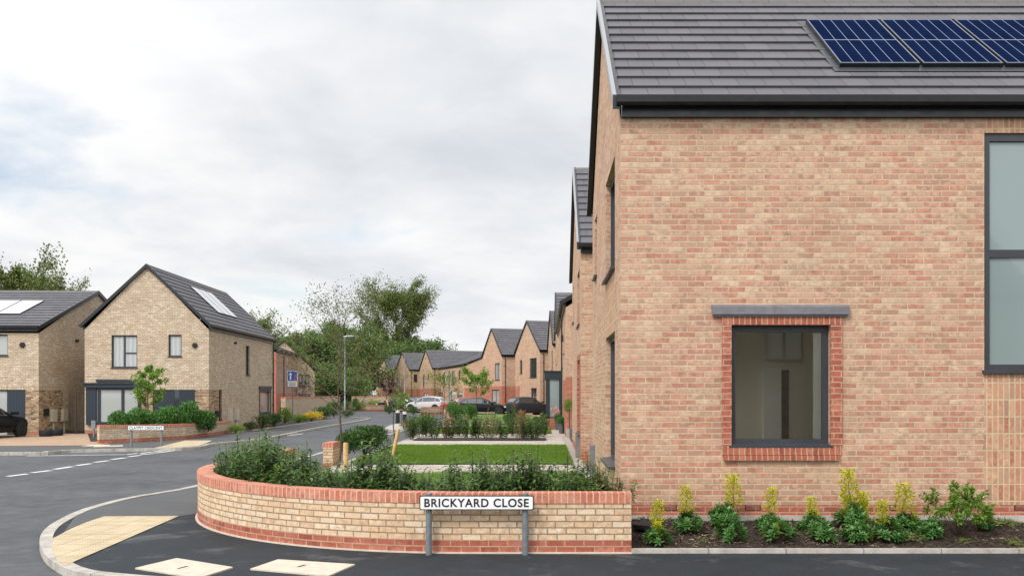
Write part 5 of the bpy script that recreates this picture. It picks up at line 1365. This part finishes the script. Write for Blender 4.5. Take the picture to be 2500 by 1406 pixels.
dl = [(668, 812, 112, 7, 'low bushy tree just beyond the red house roof'), (700, 798, 128, 8, 'bushy tree peeking above the half gable house'), (752, 806, 134, 8, 'rounded green tree behind the blue sign'), (796, 785, 138, 9, 'broad dark tree behind the bare young tree'), (850, 772, 146, 8, 'tall dense tree beside the tallest lamp post'), (888, 800, 150, 7, 'dark tree below the tallest crown'), (940, 800, 196, 10, 'dense tree under the tallest crown behind the end house'), (1000, 818, 176, 10, 'dense tree between the tall crown and the terrace ridge'), (1035, 818, 190, 9, 'pale green tree farthest along behind the terrace ridge'), (780, 880, 116, 9, 'low dark tree above the distant pale wall'), (826, 890, 118, 6, 'low dark tree behind the planters'), (872, 915, 112, 3.0, 'low dark tree between the planters and end house'), (735, 880, 108, 8, 'low dark tree above the boundary wall')]
for k, (px, top, Y, wd, lab) in enumerate(dl):
    H = zat(top, Y); tree('broadleaf_tree', lab, dense[k % 3], at(px, Y), Y, -.5, k * 1.1, (wd / 9.4, wd / 9.4, (H + .5) / 14.6), tg)
open_t = tree_mesh(230, 15, 4.6, f0=.25, n1=22, n2=8, up=.9, lpt=46, ll=.30, lw=.19, scat=.6, leaf='leaf_poplar')
for px, top, Y, wd, lab in ((45, 612, 84, 8.0, 'spreading tree rising behind the shallow roofed house'), (118, 655, 88, 5.0, 'smaller tree at the end of the shallow ridge'), (-20, 640, 86, 8.0, 'tree cut by the picture edge behind the shallow roofed house'), (612, 752, 105, 6.5, 'small tree tip peeking over the gable house roof')):
    H = zat(top, Y); tree('broadleaf_tree', lab, open_t, at(px, Y), Y, -.5, px, (wd / 8.8, wd / 8.8, (H + .5) / 15.6), tg)
# young street trees
def young(name, label, px, py, top, wd, seed, Y=None, z=ZP, **kw):
    Y = Y or (EYE - z) * F / (py - VY); H = zat(top, Y) - z
    ms = tree_mesh(seed, H, wd / 2, **kw); return tree(name, label, ms, at(px, Y), Y, z, 0, 1.0, 'young trees along the plots')
young('young_tree', 'tall thin nearly bare young tree beside the brick wall end', 829, 1140, 748, 2.5, 301, Y=21.3, f0=.30, n1=24, n2=8, up=.62, lpt=17, ll=.065, lw=.026, leaf=['leaf_poplar', 'leaf_autumn'], leafP=.5, tr=.009, scat=.9, prof=lambda f: 1.0 - .35 * f, taper=.95)
young('young_tree', 'thin sparse young tree tied to the leaning stake', 962, 1104, 888, 1.5, 302, f0=.42, n1=12, n2=4, up=.9, lpt=8, ll=.07, lw=.028, leaf=['leaf_fresh', 'leaf_autumn'], leafP=.7, tr=.010, scat=.9)
young('young_tree', 'young tree with spreading green branches in front of the black hatchback', 1163, 1030, 916, 2.3, 303, Y=60, f0=.45, n1=11, n2=5, up=1.0, lpt=40, ll=.15, lw=.07, leaf='leaf_fresh', tr=.014, scat=.6)
young('young_tree', 'young hazy green tree in front of the low terrace', 1084, 1026, 906, 2.8, 304, Y=61, f0=.42, n1=13, n2=5, up=.6, lpt=26, ll=.12, lw=.05, leaf=['leaf_fresh', 'leaf_autumn'], leafP=.6, tr=.012, scat=.8)
young('young_tree', 'purple leaved sapling behind the planters at the bend', 943, 1004, 900, 2.0, 305, Y=98, f0=.3, n1=12, n2=5, up=1.3, lpt=40, ll=.22, lw=.12, leaf='leaf_purple', tr=.02, scat=.6)
young('young_tree', 'slim green sapling beside the lamp post at the bollards', 980, 1046, 950, 1.0, 306, Y=50, f0=.3, n1=12, n2=5, up=.8, lpt=26, ll=.09, lw=.04, leaf='leaf_fresh', tr=.012, scat=.7)
young('young_tree', 'small green tree in front of the crescent house door', 362, 1058, 866, 1.35, 307, Y=38.5, z=.1, f0=.36, n1=17, n2=5, up=.35, lpt=26, ll=.13, lw=.06, leaf='leaf_fresh', tr=.011, scat=.55)
young('young_tree', 'dark leaved sapling in front of the barred window', 737, 1010, 925, 1.6, 308, Y=74, z=0, f0=.3, n1=10, n2=4, up=.8, lpt=14, ll=.15, lw=.07, leaf='leaf_purple', tr=.012, scat=.7)
def stake(label, p0, p1, Y, r=.04):
    m = MB(); a, b = Vector((at(p0[0], Y), Y, zat(p0[1], Y))), Vector((at(p1[0], Y), Y, zat(p1[1], Y)))
    m.tube([a, a.lerp(b, .96), b], [r, r, r * .8], 10); tag(m.build('tree_stake', M['stake'], None, smooth=True), label, 'stake', 'timber stakes of the young trees')
stake('upright pale timber stake beside the bare young tree', (844, 1160), (844, 1080), 21.2, .06)
stake('leaning pale timber stake by the sparse young tree', (957, 1122), (973, 1046), 24.6, .05)
stake('short timber stake at the clipped bush wall end', (1085, 1030), (1086, 1000), 58, .05)
stake('pale stake leaning at the purple sapling', (951, 1003), (944, 975), 97, .08)

# ------------------------------------------------------------------ cars
def paintm(name, col, rough=.25):
    m = plain(name, col, rough, coat=.07, spec=.12); m.node_tree.nodes['Principled BSDF'].inputs['Coat Roughness'].default_value = .04; return m
M['car_black'] = paintm('black car paint', (.010, .011, .013, 1)); M['car_dark'] = paintm('dark grey car paint', (.025, .03, .036, 1)); M['car_white'] = paintm('white car paint', (.46, .47, .48, 1)); M['car_red'] = paintm('red car paint', (.36, .055, .035, 1)); M['car_navy'] = paintm('dark blue car paint', (.018, .022, .034, 1))
M['alloy'] = plain('alloy wheel', (.42, .43, .45, 1), .3, .8); M['lamp_glass'] = pane('headlamp lens', (.55, .57, .6, 1)); M['lamp_red'] = pane('tail lamp lens', (.30, .015, .012, 1)); M['car_glass'] = pane('car window', (.03, .036, .04, 1), spec=.9)
def car(label, X, Y, rz, paint_, kind='hatch', L=4.2, W=1.78, H=1.46, z=0.0):
    """x runs from tail to nose"""
    t = empty('parked_car', (X, Y, z), R(rz)); tag(t, label, 'car', 'cars parked at the bend')
    S = {'hatch': [(0.00, .45, .92, .96, .66), (.02, .30, .98, 1.06, .74), (.10, .24, .98, 1.30, .98), (.18, .22, .97, 1.42, 1.0), (.34, .22, .95, 1.46, 1.0), (.50, .22, .93, 1.44, 1.0), (.60, .22, .92, 1.30, 1.0), (.72, .22, .92, .97, 1.0), (.86, .22, .86, .90, 1.0), (.95, .24, .74, .79, .93), (1.0, .36, .60, .64, .72)],
         'estate': [(0.00, .45, .98, 1.10, .70), (.015, .28, 1.02, 1.34, .82), (.05, .24, 1.02, 1.44, .98), (.16, .22, 1.0, 1.47, 1.0), (.36, .22, .97, 1.48, 1.0), (.54, .22, .95, 1.45, 1.0), (.66, .22, .94, 1.28, 1.0), (.78, .22, .94, .99, 1.0), (.89, .22, .88, .92, 1.0), (.96, .24, .78, .83, .93), (1.0, .36, .60, .65, .74)],
         'suv': [(0.00, .50, .95, 1.0, .68), (.02, .32, 1.02, 1.10, .78), (.09, .28, 1.04, 1.40, .98), (.18, .26, 1.03, 1.55, 1.0), (.36, .26, 1.0, 1.60, 1.0), (.52, .26, .98, 1.57, 1.0), (.62, .26, .97, 1.40, 1.0), (.73, .26, .97, 1.03, 1.0), (.87, .26, .92, .97, 1.0), (.95, .28, .82, .87, .94), (1.0, .40, .64, .70, .75)]}[kind]
    ks = H / max(s[3] for s in S); ring = []
    for f, zb, zs, zt, kw in S:
        x = (f - .5) * L; hw = W / 2 * kw; cab = (zt - zs) > .12
        ht = hw * (.74 if cab else .86)
        rg = [(0, zb), (hw * .90, zb), (hw * .985, zb + .18), (hw, (zb + zs) / 2 + .08), (hw * .965, zs - .02), (ht, zt - .045), (ht * .82, zt - .005), (0, zt + .012)]
        ring.append([(x, y, zz * ks) for y, zz in rg])
    b = MB()
    for i in range(len(ring) - 1):
        for j in range(7):
            q = [ring[i][j], ring[i + 1][j], ring[i + 1][j + 1], ring[i][j + 1]]
            b.face(q); b.face([(x, -y, zz) for x, y, zz in q[::-1]])
    for rg, rev in ((ring[0], 0), (ring[-1], 1)): b.face(rg + [(x, -y, zz) for x, y, zz in rg[-2:0:-1]])
    b.build('body', M[paint_], t, smooth=True)
    V = Vector
    def patch(i, j, fa, fb, ga=.10, gb=.92, sg=1):
        a, b_, c, d = [V(p) for p in (ring[i][j], ring[i + 1][j], ring[i + 1][j + 1], ring[i][j + 1])]
        def S_(f, g_): return (a.lerp(b_, f)).lerp(d.lerp(c, f), g_)
        n = (b_ - a).cross(d - a).normalized(); n = n if n.y > 0 else -n
        pts = [S_(fa, ga) + n * .008, S_(fb, ga) + n * .008, S_(fb, gb) + n * .008, S_(fa, gb) + n * .008]
        return [(p.x, p.y * sg, p.z) for p in pts]
    cabs = [i for i in range(len(S) - 1) if S[i][3] - S[i][2] > .2 or S[i + 1][3] - S[i + 1][2] > .2]
    for sg in (1, -1):
        g_ = MB()
        for i in cabs:
            if S[i][3] - S[i][2] > .2 and S[i + 1][3] - S[i + 1][2] > .2: g_.face(patch(i, 4, .05 if i % 2 else .0, .96 if i % 2 == 0 else 1.0, sg=sg))
            elif S[i][3] - S[i][2] > .2: g_.face(patch(i, 4, .0, .55, .12, .80, sg))
            else: g_.face(patch(i, 4, .55, 1.0, .12, .80, sg))
        g_.build('side_window', M['car_glass'], t)
    for i, nm in ((cabs[-1], 'windscreen'), (cabs[-1] - 1, 'windscreen'), (cabs[0], 'rear_window'), ):
        g_ = MB()
        for sg in (1, -1):
            a, b_, c, d = [V(p) for p in (ring[i][6], ring[i + 1][6], ring[i + 1][7], ring[i][7])]
            if i == cabs[-1] - 1 and nm == 'windscreen': a, d = a.lerp(b_, .3), d.lerp(c, .3)
            up = V((0, 0, .008)); q = [a + up, b_ + up, c + up, d + up]; g_.face([(p.x, p.y * sg, p.z) for p in q])
        g_.build(nm, M['car_glass'], t)
    rw = .325 if kind != 'suv' else .36
    for fx in (.175, .835):
        for sg in (1, -1):
            x = (fx - .5) * L; y = sg * (W / 2 - .11)
            a = MB(); a.lathe([(0, -.0), (rw + .055, 0), (rw + .055, sg * .135), (0, sg * .135)], (x, sg * (W / 2 - .125), rw), 22, axis='y'); a.build('wheel_arch', M['rubber'], t)
            w_ = MB(); w_.lathe([(rw * .62, -.11), (rw * .95, -.11), (rw, -.08), (rw, .08), (rw * .95, .11), (rw * .66, .118), (rw * .62, .10), (rw * .62, -.11)], (x, sg * (W / 2 - .095), rw), 22, axis='y'); wo = w_.build('wheel', M['rubber'], t, smooth=True)
            r_ = MB(); yy = sg * (W / 2 - .095 + .085)
            r_.lathe([(rw * .56, -.01), (rw * .66, .016), (rw * .66, .03)] if sg > 0 else [(rw * .56, .01), (rw * .66, -.016), (rw * .66, -.03)], (x, yy, rw), 22, axis='y')
            for k in range(5):
                for dk in (-.12, .12):
                    an = 2 * math.pi * k / 5 + dk + .3; an2 = 2 * math.pi * k / 5 + .3
                    r_.tube([(x, yy, rw), (x + math.cos(an) * rw * .6, yy, rw + math.sin(an) * rw * .6)], .02, 5)
            r_.tube([(x, yy - .02, rw), (x, yy + .02, rw)], .06, 10); r_.build('rim', M['alloy'], wo)
    for sg in (1, -1):
        m = MB(); z0 = .62 * ks; m.box(L / 2 - .34, L / 2 - .055, sg * W / 2 * .80 - .10, sg * W / 2 * .80 + .10, z0, z0 + .13); m.build('headlight', M['lamp_glass'], t)
        m = MB(); m.box(-L / 2 + .012, -L / 2 + .14, sg * W / 2 * .66 - .11, sg * W / 2 * .66 + .11, .80 * ks, .98 * ks); m.build('tail_light', M['lamp_red'], t)
        m = MB(); m.box(L * .185, L * .235, sg * (W / 2 * .93), sg * (W / 2 + .16), .97 * ks, 1.09 * ks) if sg > 0 else m.box(L * .185, L * .235, sg * (W / 2 + .16), sg * (W / 2 * .93), .97 * ks, 1.09 * ks); m.build('wing_mirror', M[paint_], t)
    return t
Y = 37.8; L_ = 4.5
car('black car cut by the picture edge, parked on the tan driveway', at(66, 39.6) - .92, 39.9 - L_ / 2, 87, 'car_black', 'hatch', L_, 1.8, 1.46, .0)
car('black hatchback parked across behind the clipped bushes', at(1181, 80), 80, -3, 'car_black', 'hatch', 4.25, 1.8, 1.5)
car('dark grey family car parked nearest the navy porch', at(1291, 75.5), 75.5, 32, 'car_dark', 'hatch', 3.75, 1.75, 1.6)
car('bright red car parked between the planter and the black hatchback', at(1122, 88), 88, 180, 'car_red', 'hatch', 4.1, 1.8, 1.5)
car('white car parked beside the red one', at(1042, 95), 95, 160, 'car_white', 'suv', 4.3, 1.85, 1.58)
car('dark blue car farthest along behind the planters', at(968, 99), 99, 165, 'car_navy', 'hatch', 4.3, 1.8, 1.48)
car('dark car half hidden behind the white car', at(1003, 104), 104, 165, 'car_black', 'hatch', 4.3, 1.8, 1.48)

# ------------------------------------------------------------------ house across the road, which the window reflects
h = House('brick_house', 'buff brick house across the road, visible only as the reflection in the front window', 18.0, -9.0, 180, 16.0, 7.0, 5.3, 8.3, 0); h.base = 'buff'
o_ = [(8.4, 9.8, 3.1, 4.5), (3.0, 4.4, 3.1, 4.5), (13.0, 14.4, .9, 2.3)]
h.make_wall('front', o_); h.make_wall('left', gable='buff'); h.make_wall('right', gable='buff'); h.make_wall('back'); h.finish_walls(); h.roof(10)
for o in o_: h.window('front', o, mull=(.5,), pane='blind_pane', fm='anth')

# ------------------------------------------------------------------ sky, sun, camera
SUN_EL, SUN_V = 46.0, (-.55, -.80)
w = bpy.data.worlds.new('World'); SC.world = w; w.use_nodes = True
t = NT(w); bg = t.n['Background']
sky = t.add('ShaderNodeTexSky'); sky.sky_type = 'NISHITA'; sky.sun_disc = False
sky.sun_elevation = R(SUN_EL); sky.sun_rotation = math.atan2(SUN_V[0], SUN_V[1]); sky.altitude = 50; sky.air_density = 1.0; sky.dust_density = 1.5
tc = t.add('ShaderNodeTexCoord').outputs['Generated']
sp = t.add('ShaderNodeSeparateXYZ'); t.put(sp.inputs[0], tc)
z = t.math('MAXIMUM', sp.outputs[2], 0.0); den = t.math('ADD', z, .22)
cv = t.add('ShaderNodeCombineXYZ'); t.put(cv.inputs[0], t.math('DIVIDE', sp.outputs[0], den)); t.put(cv.inputs[1], t.math('DIVIDE', sp.outputs[1], den)); cv.inputs[2].default_value = SEED_SKY = 8.2
n1 = t.noise(cv.outputs[0], 1.15, 9, .52, .25); n2 = t.noise(cv.outputs[0], 3.1, 8, .55, .2)
off = t.add('ShaderNodeVectorMath', operation='ADD'); t.put(off.inputs[0], cv.outputs[0]); off.inputs[1].default_value = (7.3, 2.2, 5.1)
n3 = t.noise(off.outputs[0], 1.0, 6, .5, .3)
dens = t.math('ADD', t.math('MULTIPLY', n1, .72), t.math('MULTIPLY', n2, .28))
cover = t.rng(dens, .27, .42, .0, 1.0)
shade = t.math('ADD', t.math('MULTIPLY', n3, .58), t.math('MULTIPLY', n2, .42))
CLD = 1.0
cl = t.ramp(shade, [(.36, (9.2, 9.15, 9.1, 1)), (.45, (8.9, 8.9, 8.9, 1)), (.55, (7.7, 7.9, 8.2, 1)), (.68, (6.4, 6.75, 7.2, 1))])
# overcast skies are brighter overhead and towards the hidden sun behind the camera
sd = Vector((SUN_V[0], SUN_V[1], math.tan(R(SUN_EL)) * math.hypot(*SUN_V))).normalized()
dt = t.add('ShaderNodeVectorMath', operation='DOT_PRODUCT'); t.put(dt.inputs[0], tc); dt.inputs[1].default_value = sd
gain = t.rng(dt.outputs['Value'], -.2, 1.0, 1.0, 2.3)
gcol = t.add('ShaderNodeCombineColor'); [t.put(gcol.inputs[i], gain) for i in range(3)]
cl = t.mix(1.0, cl, gcol.outputs[0], 'MULTIPLY')
skc = t.mix(1.0, sky.outputs[0], (1.7, 1.6, 1.5, 1), 'MULTIPLY')
hz = t.rng(z, .0, .10, .55, 0)
fin = t.mix(cover, skc, cl); fin = t.mix(hz, fin, (8.8, 9.0, 9.2, 1))
t.put(bg.inputs[0], fin); bg.inputs[1].default_value = .085
sun = bpy.data.lights.new('sun', 'SUN'); sun.energy = 2.0; sun.angle = R(14); sun.color = (1.0, .965, .92)
so = bpy.data.objects.new('sun', sun); COL.objects.link(so); so.rotation_euler = (-sd).to_track_quat('-Z', 'Y').to_euler(); so.location = (-20, -30, 40)
cam = bpy.data.cameras.new('camera'); co = bpy.data.objects.new('camera', cam); COL.objects.link(co); SC.camera = co
co.location = (0, 0, EYE); co.rotation_euler = (R(90), 0, 0)
cam.sensor_width = 36; cam.lens = F / 2500 * 36; cam.shift_x = -(VX - 1250) / 2500; cam.shift_y = (VY - 703) / 2500
cam.clip_start = .1; cam.clip_end = 4000
SC.view_settings.view_transform = 'Standard'; SC.view_settings.look = 'None'; SC.view_settings.exposure = .35; SC.view_settings.gamma = 1.0
SC.view_settings.use_curve_mapping = False
SC.cycles.max_bounces = 8; SC.cycles.transparent_max_bounces = 12
SC.cycles.use_denoising = True
